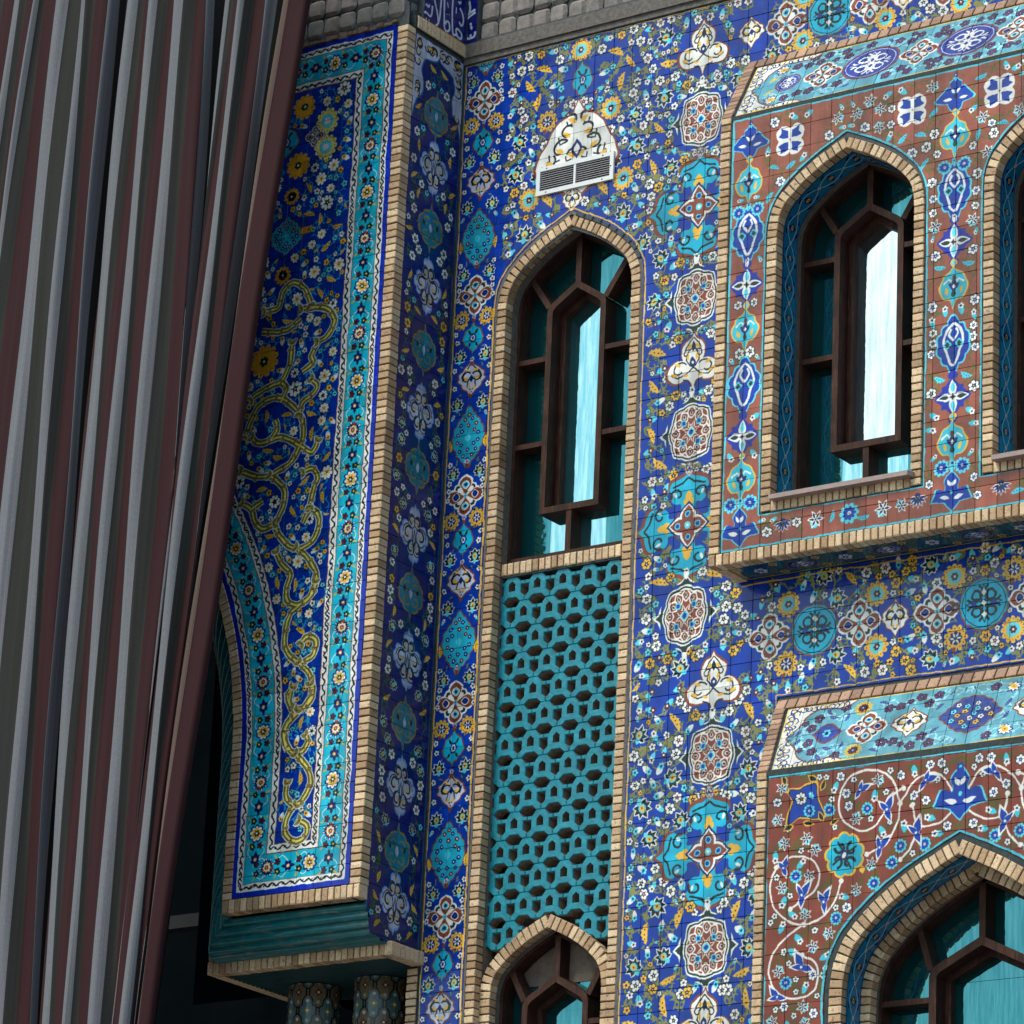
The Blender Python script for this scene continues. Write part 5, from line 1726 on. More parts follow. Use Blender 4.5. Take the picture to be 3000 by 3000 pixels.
# ---------------- columns below the ledge
cc = Canvas(0, 0, .34, .60, 420, (.07, .16, .19))
for i in range(-1, 4):
    for j in range(-1, 4):
        for h in (0, 1):
            x, z = (i + .5 * h) * .17, (j + .5 * h) * .30
            o_ = [(x + a, z + b_) for a, b_ in ((0, .125), (.04, .105), (.045, .06), (.07, .03), (.07, -.03), (.045, -.06), (.04, -.105), (0, -.125), (-.04, -.105), (-.045, -.06), (-.07, -.03), (-.07, .03), (-.045, .06), (-.04, .105))]
            cc.poly(o_, (.30, .42, .44) if h else (.42, .38, .30))
            cc.stroke(o_, .010, (.03, .05, .12), True)
            cc.poly([(x + a * .4, z + b_ * .4) for a, b_ in star(4, .5, .09)], (.62, .50, .24) if h else (.40, .14, .10))
            cc.dot(x, z + .08, .016, C_LAV); cc.dot(x, z - .08, .016, (.62, .60, .55)); cc.dot(x, z, .010, C_WHT)
            cc.stroke([(x + .085, z - .06), (x + .085, z + .06)], .008, (.55, .42, .18))
M['t_col'] = painted_mat('column_tile', cc, (0, 0, 0), (1, 0, 0), (0, 0, 1), uv=True, extend='REPEAT')
def column(x, y, r, label):
    t = thing('tiled_column', label, 'column', 'round tiled columns under the pier')
    K = 36
    for seg in range(5):
        z1 = 9.072 - seg * 1.8; z0 = max(0, z1 - 1.796)
        mb = MB()
        for i in range(K):
            a, b_ = 2 * math.pi * i / K, 2 * math.pi * (i + 1) / K
            u0, u1 = i / K * 4, (i + 1) / K * 4
            mb.face([(x + r * math.cos(a), y + r * math.sin(a), z0), (x + r * math.cos(b_), y + r * math.sin(b_), z0), (x + r * math.cos(b_), y + r * math.sin(b_), z1), (x + r * math.cos(a), y + r * math.sin(a), z1)], 0, [(u0, z0 / .6), (u1, z0 / .6), (u1, z1 / .6), (u0, z1 / .6)])
        mb.build('shaft_drum', M['t_col'], t, smooth=False)
column(-1.26, .33, .215, 'patterned round column under the pier, the one farther from the wall edge, nearer the curtain')
column(-.60, .33, .215, 'patterned round column under the pier, the one beside the brick edge of the wall')

# ================================================================== UPPER BAY
YB = -.43
bay = thing('oriel_bay', 'upper projecting bay in reddish-brown tile with sloping turquoise top and arched windows', 'bay window')
C_TER = (.56, .30, .235)
cb = Canvas(2.92, 11.86, 7.7, 15.50, PPM, C_TER)
W1, W2 = 3.98, 5.87
bw_ = lambda cx: arch(cx, .705, 14.44, .715, 12.147)
def m_crown(c, x, y, up=True, r=.15):
    s = 1 if up else -1
    pts = [(0, 1.1), (.18, .85), (.34, .75), (.30, .50), (.45, .52), (1.05, -.05 if up else -.05), (1.0, -.2), (.42, -.35), (.3, -.6), (0, -.95)]
    p = pts + [(-a, b_) for a, b_ in pts[::-1][1:-1]]
    c.T(x, y, r, 0, 1, r)
    c.P([(a * 1.1, b_ * 1.08) for a, b_ in p], C_CYAN); c.P(p, C_COB)
    for t in (1, -1):
        c.P([(t * q[0], q[1]) for q in petal(.5, .18, .2, -.12, .1)], C_WHT)
        c.P([(t * q[0], q[1]) for q in petal(.4, .16, .05, .15, 1.0)], C_WHT)
    c.P(ell(6, .1, .15), C_BLK); c.P(ell(6, .10, .16, 0, -.45), C_COB)
def m_crown2(c, x, y, r=.15):
    pts = smooth_line([(0, 1.05), (.25, .80), (.38, .55), (.30, .30), (.35, .1), (.62, .22), (.80, .20)], 3) + [(1.1, -.40), (.42, -.52), (0, -1.0)]
    p = pts + [(-a, b_) for a, b_ in pts[::-1][1:-1]]
    c.T(x, y, r)
    c.P([(a * 1.1, b_ * 1.08) for a, b_ in p], C_CYAN); c.P(p, C_COB)
    for t in (1, -1):
        c.P([(t * q[0], q[1]) for q in petal(.6, .22, .12, -.34, .25)], C_WHT)
        c.P([(t * q[0], q[1]) for q in petal(.42, .2, .03, .30, 1.1)], C_WHT)
    c.P(ell(6, .08, .12, 0, -.02), C_CYAN)
def m_palm(c, x, y, w=.115, h=.145):
    half = smooth_line([(0, 1.2), (.2, .85), (.62, .66), (.78, .38), (1.0, .05), (.92, -.32), (.62, -.62), (.25, -.66), (.12, -.9), (0, -1.2)], 3)
    p = half + [(-a, b_) for a, b_ in half[::-1][1:-1]]
    c.T(x, y, w, 0, 1, h)
    c.P([(a * 1.12, b_ * 1.08) for a, b_ in p], C_YEL); c.P(p, (.20, .70, .80))
    for t in (1, -1):
        c.P([(t * q[0], q[1]) for q in petal(.5, .25, .45, -.45, 1.2)], C_YEL)
        c.L([(t * .05, .2), (t * .35, .42), (t * .75, .2)], .10, C_WHT)
        c.P([(t * q[0], q[1]) for q in petal(.45, .26, .05, -.1, .7)], C_NAVY)
    c.P(ell(8, .13, .16, 0, .48), C_MAR); c.P(ell(8, .16, .16, 0, .2), C_MAR); c.P(rose(4, .3, .28), C_NAVY); c.P(rose(4, .3, .12), C_WHT); c.P([(a, b_ - .42) for a, b_ in ell(8, .16, .2)], C_DGR)
    c.P([(a, b_ + 1.35) for a, b_ in ogee(.28, .28)], C_YEL); c.P([(a, b_ + 1.35) for a, b_ in ogee(.15, .16)], C_CYAN)
def m_blueell(c, x, y, w=.135, h=.235):
    o_ = scal(resample(ogee(1, 1), 60), 12, .12)
    c.T(x, y, w, 0, 1, h)
    c.P([(a * 1.12, b_ * 1.08) for a, b_ in o_], C_CYAN); c.P(o_, C_COB)
    for t in (1, -1):
        c.L(smooth_line([(0, .75), (t * .45, .48), (t * .62, .1), (t * .45, -.2), (t * .2, -.6), (0, -.72)], 3), .09, C_WHT)
        c.L(smooth_line([(0, .1), (t * .3, .35), (t * .15, .55)], 3), .08, C_WHT)
        c.P([(a + t * .40, b_ * .6) for a, b_ in rose(4, .3, .26, 4)], C_CYAN); c.P([(a + t * .40, b_ * .6) for a, b_ in rose(4, .3, .15, 4)], C_DGR)
def m_bluecross(c, x, y, r=.135):
    c.T(x, y, r)
    for k in range(4): c.P(petal(1.12, .95, 0, 0, k * math.pi / 2), (.08, .16, .60))
    c.P(star(4, .72, .95, math.pi / 4), (.08, .16, .60))
    for k in range(4): c.P(petal(1.0, .5, 0, 0, k * math.pi / 2), C_WHT)
    for k in range(4): c.P(petal(.62, .26, .24 * math.cos(k * math.pi / 2), .24 * math.sin(k * math.pi / 2), k * math.pi / 2), C_CYAN if k % 2 else C_DGR)
    c.P(star(4, .4, .22), C_BLK)
    c.P([(a, b_ + 1.3) for a, b_ in rose(3, .4, .32, 5, -.5)], (.08, .16, .60)); c.P([(a, b_ - 1.3) for a, b_ in rose(3, .4, .32, 5, .5)], (.08, .16, .60))
def m_sqflower(c, x, y, r=.13):
    c.T(x, y, r)
    for a in (1, -1):
        for b_ in (1, -1): c.P([(q[0] + a * .42, q[1] + b_ * .42) for q in ell(14, .56, .56)], C_WHT)
    for a in (1, -1):
        for b_ in (1, -1):
            c.P([(a * q[0], b_ * q[1]) for q in [(.12, .14), (.5, .16), (.82, .30), (.60, .50), (.62, .85), (.34, .72), (.14, .62)]], C_COB)
def m_bluesun(c, x, y, r=.062):
    c.T(x, y, r); c.P(rose(10, .25), C_CYAN); c.P(rose(9, .3, .68), C_COB); c.P(ell(8, .2, .2), C_WHT); c.P(ell(5, .08, .08), C_MAR)
def m_shell(c, x, y, r, rot=0):
    c.T(x, y, r, rot)
    for k in range(7): c.P(petal(1.05, .36, 0, .35, -math.pi / 2 + (k - 3) * .48), C_WHT)
    for k in range(7): c.P(petal(.80, .20, 0, .35, -math.pi / 2 + (k - 3) * .48, base=.14), C_NAVY)
    c.P(ell(9, .28, .22, 0, .55), C_NAVY); c.P(ell(7, .14, .3, 0, .25), C_DGR); c.P(ell(5, .07, .07, 0, .4), C_WHT)
def m_jasmine(c, x, y, r, rot):
    c.T(x, y, r, rot)
    c.P([(q[0] - .15, q[1] - .35) for q in rose(6, .25, .55)], C_CYAN)
    for k in range(6): c.P(petal(1.0, .42, 0, 0, k * math.pi / 3), C_WHT)
    for k in range(6): c.P(petal(.62, .22, 0, 0, k * math.pi / 3, base=.14), C_DGR if k % 2 else C_NAVY)
    c.P(ell(6, .12, .12), C_BLK)
occ_b = []
chx = [(3.108, 1), (4.925, 2), (6.815, 2)]
for x, _ in chx:
    for z, r in ((15.24, .16), (14.92, .14), (14.55, .14), (14.38, .14), (14.05, .14), (13.69, .15), (13.32, .13), (13.13, .13), (12.805, .14), (12.455, .15), (12.07, .15), (14.66, .05)): occ_b.append((x, z, r))
    for s in (1, -1):
        for z in (14.66, 12.255): occ_b.append((x + s * .085, z, .065))
sqs = [(3.47, 15.19), (4.55, 15.20), (5.30, 15.20), (6.43, 15.20)]
for x, z in sqs: occ_b.append((x, z, .15))
botf = [(3.485, 12.03, 's'), (3.777, 12.035, 'j'), (4.066, 12.03, 'b'), (4.344, 12.03, 'j'), (4.642, 12.04, 's'), (5.338, 12.03, 's'), (5.63, 12.03, 'j'), (5.91, 12.03, 'b'), (6.2, 12.03, 'j')]
for x, z, k in botf: occ_b.append((x, z, .075))
def reg_b(x, z, r):
    if not (2.96 + r < x < 7.6 and 11.91 + r < z < 15.44 - r): return False
    for cx in (W1, W2):
        if abs(x - cx) < .705 + r + .015 and 12.13 - r < z < max(arch_top(dict(cx=cx, hw=.705, zs=14.44, rise=.715), x), 14.44) + r + .012:
            if abs(x - cx) < .705 or z < 14.5: return False
    for a, b_, c_ in occ_b:
        if (a - x) ** 2 + (b_ - z) ** 2 < (c_ + r * .9) ** 2: return False
    return True
def mir_b(x, z):
    for a, b_ in ((2.9, 3.28), (4.68, 5.17), (6.57, 7.1)):
        if a < x < b_ and z < 14.8: return ((3.108 if a < 3 else (4.925 if a < 5 else 6.815)) * 2 - x, z)
    return (2 * W1 - x, z) if x < 4.9 else (2 * W2 - x, z)
pb = dart(reg_b, 2.95, 11.9, 7.6, 15.45, [('jas', .062, 16), ('tleaf', .055, 34), ('wf', .045, 60), ('tb', .042, 90), ('wf', .036, 90), ('tb', .030, 90), ('ol', .030, 130)], mir_b)
GRN = (.36, .35, .14)
vines(cb, pb, GRN, .008, .26)
for x, z, kind, r, rot, fx in pb:
    if kind == 'jas': m_jasmine(cb, x, z, r, rot)
    elif kind == 'tleaf': m_yleaf(cb, x, z, r, rot, (.25, .75, .85), fx, C_NAVY)
    elif kind == 'wf': m_flower(cb, x, z, r, rot, C_WHT, C_NAVY if rot > 3 else C_BLK)
    elif kind == 'tb': m_bud(cb, x, z, r, rot, (.25, .75, .85), C_WHT, C_NAVY)
    else: m_olive(cb, x, z, r, rot, GRN)
for x, _ in chx:
    m_crown(cb, x, 15.235, True, .155); m_bud(cb, x, 15.40, .03, 0, C_CYAN, C_COB, C_WHT)
    m_palm(cb, x, 14.905); m_blueell(cb, x, 14.462); m_bluecross(cb, x, 14.05); m_palm(cb, x, 13.68); m_blueell(cb, x, 13.225); m_bluecross(cb, x, 12.805); m_palm(cb, x, 12.455)
    m_crown2(cb, x, 12.065, .15)
    for s in (1, -1):
        m_bluesun(cb, x + s * .085, 14.665); m_bluesun(cb, x + s * .085, 12.262, .066)
    m_bud(cb, x, 12.27, .045, 0, C_CYAN, C_CYAN, C_NAVY); m_bud(cb, x, 14.70, .035, 0, C_CYAN, C_CYAN, C_NAVY); m_bud(cb, x, 14.235, .035, 0, C_WHT, C_WHT, C_NAVY)
for x, z in sqs: m_sqflower(cb, x, z)
for x, z, k in botf:
    if k == 's': m_shell(cb, x, z, .085)
    elif k == 'j': m_jasmine(cb, x, z, .075, 0)
    else: m_bluesun(cb, x, z, .085)
LC = (.25, .74, .84)
cb.stroke([(2.953, 15.452), (2.953, 11.898), (7.7, 11.898)], .020, LC); cb.stroke([(2.953, 15.458), (7.7, 15.458)], .016, LC)
for cx in (W1, W2):
    L_ = bw_(cx)
    cb.stroke(offset_open(L_, -.006) + [(cx - .711, 12.147)], .016, LC); cb.stroke([(cx - .705, 12.15), (cx + .705, 12.15)], .016, LC)
cb.glaze(.183, .19, 3.289, 12.07, .13)
M['t_bay'] = painted_mat('brown_bay_tile', cb, (0, YB, 0), (1, 0, 0), (0, 0, 1), rough=.26)
pc = Pieces(bay)
wh = [[(p[0], p[1]) for p in bw_(cx)] for cx in (W1, W2)]
tile_grid(pc, bay, M['t_bay'], 2.942, 7.68, 11.888, 15.466, .183, .19, 3.289, 12.07, YB, wh)
backing('mortar_bed', bay, BAYX + .01, 7.75, 11.80, 15.50, YB + .0105, [arch(cx, .64, 14.42, .65, 12.24) for cx in (W1, W2)], M['grout'])
col_of_bricks(pc, bay, BAYX, BAYX + .088, 11.888, 15.50, YB - .012, .11)
row_of_bricks(pc, bay, BAYX, 7.7, 11.79, 11.885, YB - .012, .11)
def window_base(root, pcs, cx, hw, z0, z1, y):
    row_of_bricks(pcs, root, cx - hw + .088, cx + hw - .088, z0, z1, y, .09)
for i, cx in enumerate((W1, W2)):
    w = make_window(pc, bay, 'window', ['arched bay window with a bright white central pane', 'arched bay window cut by the edge of the photograph'][i], cx, .690, 14.42, .69, 12.28, YB - .012, band=.215,
                    yf=-.075, box=(cx + .005, .305, 12.69, 14.50, 14.69), bars=(13.475, 14.28), diag=(.47, 14.78), clear=True,
                    sill=(cx - .575, cx + .64, 12.262, .036, YB - .085), leg_bottom=12.16)
    window_base(w, pc, cx, .690, 12.157, 12.243, YB - .012)
    mb = MB(); mb.box(cx - .68, cx + .68, YB + .004, -.07, 12.165, 12.24); mb.build('mortar_bed', M['mortar'], w)
# sloping top
def slope(root, pcs, x0, zf, zw, mat, splay):
    """tiles on the slope from (YB, zf) up to (0, zw)"""
    d = Vector((0, .43, zw - zf)); L_ = d.length; d /= L_
    nrm = Vector((0, d.z, -d.y))        # inward
    def xf(a, yy, s): p = Vector((a - splay * s / L_, YB, zf)) + d * s + nrm * yy; return tuple(p)
    tile_grid(pcs, root, mat, x0 + .115, 7.68, .012, L_ - .108, .183, .1745, x0 + .447 - .0, .012, .0, [], xform=xf)
    mb = MB(); mb.face([xf(x0 + .02, .010, .0), xf(7.72, .010, .0), xf(7.72, .010, L_), xf(x0 + .02, .010, L_)]); mb.build('mortar_bed', M['mortar'], root)
    n = round((7.7 - x0) / .094); p = (7.7 - x0) / n
    for i in range(n):
        c_ = xf(x0 + (i + .5) * p, -.012, L_ - .05)
        pcs.add('brick', rng.choice(BRKP), frame_mat4(c_, (1, 0, 0), nrm, d, p * .88, .08, .098), .009, root, None)
    n = 12; p = (L_ - .10) / n
    for i in range(n):
        c_ = xf(x0 + .044, -.012, (i + .5) * p)
        pcs.add('brick', rng.choice(BRKP), frame_mat4(c_, (1, 0, 0), nrm, d, .09, .08, p * .87), .005, root, None)
    mb = MB()
    mb.face([(x0 + .012, YB, zf), (x0 + .012, .0, zf), (x0 + .012, .0, zw - .02)])
    mb.build('cheek', M['mortar'], root)
    return L_
def slope_canvas(name, x0, L_, kind):
    c = Canvas(x0 + .10, 0, 7.7, L_ - .09, PPM, (.36, .62, .70))
    X, Z = c.grid()
    H = L_ - .11; xl = x0 + .115
    zz = H / 2
    occs = []
    items = []
    if kind == 0:
        items = [(x0 + .50, 'p'), (x0 + .82, 'q'), (x0 + 1.25, 'o'), (x0 + 1.68, 'q'), (x0 + 2.10, 'o'), (x0 + 2.52, 'q'), (x0 + 2.95, 'p'), (x0 + 3.4, 'o'), (x0 + 3.85, 'q'), (x0 + 4.3, 'o')]
    else:
        items = [(x0 + .52, 'n'), (x0 + .86, 'q'), (x0 + 1.22, 'l'), (x0 + 1.72, 'e'), (x0 + 2.22, 'l'), (x0 + 2.60, 'q'), (x0 + 3.0, 'n'), (x0 + 3.5, 'e'), (x0 + 4.0, 'q')]
    rr = {'p': .12, 'q': .17, 'o': .24, 'n': .13, 'l': .16, 'e': .26}
    for x, k in items: occs.append((x, zz, rr[k]))
    def rg(x, z, r):
        if not (xl + .05 + r < x < 7.68 and .03 + r < z < H - .02 - r): return False
        cz = abs(z - zz) / zz
        if x < xl + .12 + .30 * cz ** 2 + r * .5: return False
        for a, b_, c_ in occs:
            if (a - x) ** 2 + (b_ - z) ** 2 < (c_ + r * .9) ** 2: return False
        return True
    p_ = dart(rg, xl, 0, 7.68, H, [('lotus', .075, 10), ('sun', .075, 8), ('mf', .042, 80), ('nv', .045, 80), ('leaf', .05, 30), ('mf', .03, 100), ('ol', .026, 120)], lambda x, z: (x, 2 * zz - z))
    vines(c, p_, (.62, .80, .85), .007, .24)
    for x, z, k, r, rot, fx in p_:
        if k == 'lotus': m_lotus(c, x, z, r, rot, C_YEL, C_NAVY, C_WHT, C_YEL)
        elif k == 'sun': m_sun(c, x, z, r, rot, (.80, .70, .32), C_MAR, C_NAVY)
        elif k == 'mf': m_flower(c, x, z, r, rot, (.36, .20, .32), C_NAVY, C_WHT, 5)
        elif k == 'nv': m_yleaf(c, x, z, r, rot, (.16, .24, .50), fx, C_WHT)
        elif k == 'leaf': m_yleaf(c, x, z, r, rot, (.82, .70, .30), fx, C_BRN)
        else: m_olive(c, x, z, r, rot, (.10, .26, .34))
    for x, k in items:
        if k == 'o': m_tround(c, x, zz, .20, (.16, .22, .55), C_WHT, 1.22)
        elif k == 'p': m_tround(c, x, zz, .11, (.16, .22, .55), C_WHT, 1.0)
        elif k == 'q': m_quatre(c, x, zz, .16)
        elif k == 'l': m_lozenge(c, x, zz, .15, .15, C_WHT)
        elif k == 'n':
            c.T(x, zz, .12); c.P([(q[1], q[0]) for q in ogee(.95, 1.15)], C_BRN); c.P([(q[1] * .88, q[0] * .88) for q in ogee(.95, 1.15)], (.17, .24, .55)); c.P(rose(6, .3, .34), C_CYAN); c.P(ell(6, .15, .15), C_NAVY)
        else:
            c.T(x, zz, .26, 0, 1, .19); o_ = scal(resample([(q[1], q[0]) for q in ogee(1, 1)], 80), 18, .08)
            c.P([(a * 1.06, b_ * 1.08) for a, b_ in o_], C_BRN); c.P(o_, (.17, .25, .56))
            for i in range(16):
                a = i * 2.4; r_ = .80 * math.sqrt((i + .5) / 16)
                m_flower_small(c, x + .24 * r_ * math.cos(a), zz + .17 * r_ * math.sin(a), .026, 0, (C_CYAN, C_YEL, C_WHT)[i % 3], C_NAVY)
    for s in (1, -1):
        half = [(0, 0), (.62, 0), (.56, .045), (.46, .07), (.38, .055), (.30, .05), (.22, .10), (.17, .16), (.14, .24), (.08, .30), (.05, zz), (0, zz)]
        f_ = [(xl + p[0], zz - s * (zz - p[1] * 1.0)) for p in half]
        c.poly(f_, C_WHT); c.stroke(smooth_line(f_[1:-1], 4), .012, C_BRN)
        for i in range(22):
            u = i / 22
            xx, z_ = (.05 + .48 * u, .033) if i % 2 else (.06 + .03 * math.sin(i), .05 + .26 * u)
            c.T(xl + xx, zz - s * (zz - z_), .04, rng.uniform(0, 6)); c.L(curl(0, 0, 1, 0, 5), .22, C_NAVY); c.P(petal(.9, .4, -.3, -.3, .6), (.85, .75, .35))
    c.stroke([(xl + .01, H), (xl + .01, .012), (7.7, .012)], .016, (.88, .75, .38)); c.stroke([(xl + .01, H + .0), (7.7, H + .0)], .014, (.88, .75, .38))
    c.glaze(.183, .1745, x0 + .447, .012, .08)
    return c
ZF, ZW = 15.492, 16.165
L_ = math.hypot(.43, ZW - ZF)
cS = slope_canvas('a', BAYX, L_, 0)
def wear(nt, col, pos):
    """grime that has collected on the upper bay's slope"""
    n1 = noise(nt, pos, 5.5, 8, 0.8)
    sx = N(nt, 'ShaderNodeSeparateXYZ'); nt.links.new(pos, sx.inputs[0])
    g = math_n(nt, 'MULTIPLY', ramp(nt, n1, [(0.55, (0, 0, 0)), (0.68, (1, 1, 1))]), ramp(nt, math_n(nt, 'MULTIPLY', math_n(nt, 'SUBTRACT', sx.outputs[0], 4.2), .8), [(0.0, (0, 0, 0)), (0.5, (.55, .55, .55))]))
    return mixrgb(nt, g, col, (.14, .13, .12))
M['t_slope'] = painted_mat('turquoise_slope_tile', cS, (0, YB, ZF), (1, .04 / L_ * .43 / L_, .04 / L_ * (ZW - ZF) / L_), (0, .43 / L_, (ZW - ZF) / L_), rough=.30, sheen=wear)
slope(bay, pc, BAYX, ZF, ZW, M['t_slope'], .04)
# dark shadow gap between slope and front
mb = MB(); mb.box(BAYX + .09, 7.7, YB + .002, YB + .03, 15.466, 15.500); mb.build('mortar_gap', M['mortar'], bay)
# soffit
cf = Canvas(2.94, -.33, 7.7, -.0, PPM, (.03, .30, .38))
for i in range(13):
    x = 3.14 + i * .37
    if i % 2: m_tround(cf, x, -.165, .10, (.04, .12, .30), C_LAV, 1.4)
    else:
        m_flower(cf, x, -.165, .06, 0, C_LAV, C_NAVY)
    for s in (1, -1):
        m_flower(cf, x + .16, -.165 + s * .09, .04, 0, (.75, .60, .25), C_NAVY); m_yleaf(cf, x + .05, -.165 + s * .10, .045, s * .5, (.05, .12, .20))
cf.stroke([(2.955, -.32), (2.955, -.02)], .01, C_YEL); cf.stroke([(2.95, -.025), (7.7, -.025)], .01, C_YEL)
M['t_soffit'] = painted_mat('soffit_tile', cf, (0, 0, 0), (1, 0, 0), (0, 1, 0))
tile_grid(pc, bay, M['t_soffit'], 2.945, 7.68, -.325, -.012, .183, .157, 3.289, -.325, 0, [], xform=lambda a, yy, b_: (a, b_, 11.800 + yy), name='soffit_tile')
mb = MB(); mb.box(BAYX + .01, 7.7, YB + .02, .0, 11.812, 11.9); mb.box(BAYX + .012, BAYX + .05, YB + .02, .0, 11.82, 15.48); mb.build('soffit_bed', M['mortar'], bay)
for i in range(5):
    y = -.32 + (i + .5) * .0625
    pc.add('brick', rng.choice(BRK), frame_mat4((BAYX + .044, y, 11.79), (1, 0, 0), (0, 0, 1), (0, 1, 0), .088, .09, .054), .003, bay, None)
pc.flush()

# ================================================================== LOWER BAY
lb = thing('lower_bay', 'lower projecting bay in red-brown tile painted with white scrolls round a wide pointed arch', 'bay window')
C_TE2 = (.50, .215, .145)
cl = Canvas(3.40, 8.0, 7.7, 10.12, PPM, C_TE2)
LC2 = dict(cx=5.02, hw=1.10, zs=8.40, rise=1.09)
occ_l = [(3.735, 9.84, .17), (4.075, 9.42, .18), (5.02, 9.76, .19), (5.02, 9.93, .08), (3.88, 9.64, .08)]
mirL = lambda x: 2 * 5.02 - x
LS = [smooth_line(l_, 7) for l_ in LBS]
sl = np.array([q for l_ in LS for q in l_] + [(mirL(q[0]), q[1]) for l_ in LS for q in l_])
leafs = [(4.20, 9.90, .10, .3), (4.42, 9.72, .13, 1.2), (4.74, 9.90, .12, .2), (4.66, 9.52, .13, 1.3), (4.36, 9.45, .12, .7), (3.56, 9.37, .10, 1.2), (3.72, 9.16, .13, .9), (3.90, 9.09, .12, 1.0), (3.74, 8.63, .14, 2.0), (3.53, 8.42, .11, 2.2)]
for x, z, r, a in leafs: occ_l += [(x, z, r * .55), (mirL(x), z, r * .55)]
occ_l += [(mirL(a), b_, c_) for a, b_, c_ in occ_l[:5]]
def reg_l(x, z, r):
    if not (3.43 + r < x < 7.6 and 8.02 < z < 10.06 - r): return False
    if abs(x - 5.02) < 1.12 + r and z < max(arch_top(LC2, x), 8.4) + r + .02 and (abs(x - 5.02) < 1.10 or z < 8.5): return False
    for a, b_, c_ in occ_l:
        if (a - x) ** 2 + (b_ - z) ** 2 < (c_ + r * .9) ** 2: return False
    return np.hypot(sl[:, 0] - x, sl[:, 1] - z).min() > .012 + r * .9
pl_ = dart(reg_l, 3.42, 8.0, 7.6, 10.08, [('jas', .058, 30), ('bs', .052, 30), ('tb', .045, 90), ('wf', .038, 100), ('tleaf', .042, 60), ('sm', .026, 120), ('ol', .022, 260)], lambda x, z: (mirL(x), z))
vines(cl, pl_, (.33, .31, .10), .007, .2)
for x, z, kind, r, rot, fx in pl_:
    if kind == 'jas': m_jasmine(cl, x, z, r, rot)
    elif kind == 'bs': m_bluesun(cl, x, z, r)
    elif kind == 'wf': m_flower(cl, x, z, r, rot, C_WHT, C_NAVY)
    elif kind == 'tleaf': m_yleaf(cl, x, z, r, rot, (.25, .75, .85), fx, C_NAVY)
    elif kind == 'tb': m_bud(cl, x, z, r, rot, (.25, .75, .85), C_WHT, C_NAVY)
    elif kind == 'sm': m_flower_small(cl, x, z, r, rot, C_WHT, C_DGR)
    else: m_olive(cl, x, z, r, rot, (.33, .31, .10))
for mir in (False, True):
    mx = mirL if mir else (lambda v: v)
    for l_ in LS: cl.stroke([(mx(a), b_) for a, b_ in l_], .016, C_WHT)
    for l_ in LS:
        for e in (l_[0], l_[-1]): cl.dot(mx(e[0]), e[1], .022, C_WHT)
    for x, z, r, a in leafs:
        for da, k in ((0, 1.0), (1.1, .72), (-2.4, .8)):
            for ww, colr in ((1.18, C_WHT), (.92, C_COB)):
                cl.T(mx(x), z, r * k, a + da, -1 if mir else 1) if not mir else cl.T(mx(x), z, r * k, -(a + da), 1, -r * k) if False else cl.T(mx(x), z, r * k, (math.pi - a - da) if mir else a + da)
                cl.P(petal(1.1 * ww, .46 * ww, -.15, 0, 0), colr)
        cl.T(mx(x), z, r * .5, a); cl.P(ell(6, .16, .16), C_WHT)
    # blue shield with yellow rim
    cl.T(mx(3.735), 9.84, .165, 0, -1 if mir else 1)
    sh = smooth_line([(-.75, .72), (-.3, .68), (.1, .85), (.55, .82), (.60, .30), (.72, -.1), (.95, -.62), (.5, -.70), (.1, -.62), (-.3, -.60), (-.82, -.85), (-.75, -.2), (-.62, .2), (-.85, .55)], 3)
    cl.P([(a * 1.16, b_ * 1.16) for a, b_ in sh], C_YEL); cl.P([(a * 1.05, b_ * 1.05) for a, b_ in sh], C_BLK); cl.P(sh, C_COB)
    for a, b_, t in ((.62, .95, 2.5), (.80, .5, 1.2), (-.55, -.95, 3.5), (-.1, -.85, -.3), (.95, -.95, 2.0), (1.25, -1.1, .4), (-1.0, .95, 1.9)):
        cl.P(petal(.62, .30, a, b_, t), C_YEL); cl.P(petal(.46, .17, a + .04 * math.cos(t), b_ + .04 * math.sin(t), t, base=.04), C_BLK)
    m_flower(cl, mx(3.70), 9.885, .05, 0, C_WHT, C_DGR, C_YEL, 8); m_bluesun(cl, mx(3.775), 9.78, .05); m_bud(cl, mx(3.79), 9.90, .028, .4, C_CYAN, C_CYAN, C_WHT)
    # turquoise cartouche with yellow rim and black ornament
    cl.T(mx(4.075), 9.42, .155, .25 if not mir else -.25, -1 if mir else 1)
    cl.P(rose(9, .14, 1.1), C_YEL); cl.P(rose(9, .14, .98), (.06, .66, .78))
    for t in range(4):
        a = t * math.pi / 2 + .3
        cl.L(curl(.45 * math.cos(a), .45 * math.sin(a), .34, a + 1, 4.6), .13, C_BLK)
        cl.L([(.1 * math.cos(a), .1 * math.sin(a)), (.75 * math.cos(a), .75 * math.sin(a))], .09, C_BLK)
    cl.P(star(4, .7, .26), C_NAVY); cl.P(ell(8, .12, .12), C_WHT); cl.P(ogee(.14, .2) and [(a + .75, b_ - 1.0) for a, b_ in ogee(.14, .2)], C_YEL)
m_crown2(cl, 5.02, 9.77, .19); m_bud(cl, 5.02, 9.95, .05, 0, C_COB, C_COB, C_CYAN)
LA = arch(5.02, 1.10, 8.40, 1.09, 7.0)
cl.stroke([(3.418, 8), (3.418, 10.077), (7.7, 10.077)], .018, LC)
cl.stroke(offset_open(LA, -.008), .018, LC)
cl.glaze(.183, .19, 3.6, 9.88, .05)
M['t_low'] = painted_mat('red_brown_bay_tile', cl, (0, YB, 0), (1, 0, 0), (0, 0, 1), rough=.22)
pc = Pieces(lb)
tile_grid(pc, lb, M['t_low'], 3.408, 7.68, 8.02, 10.087, .183, .19, 3.6, 9.88, YB, [LA])
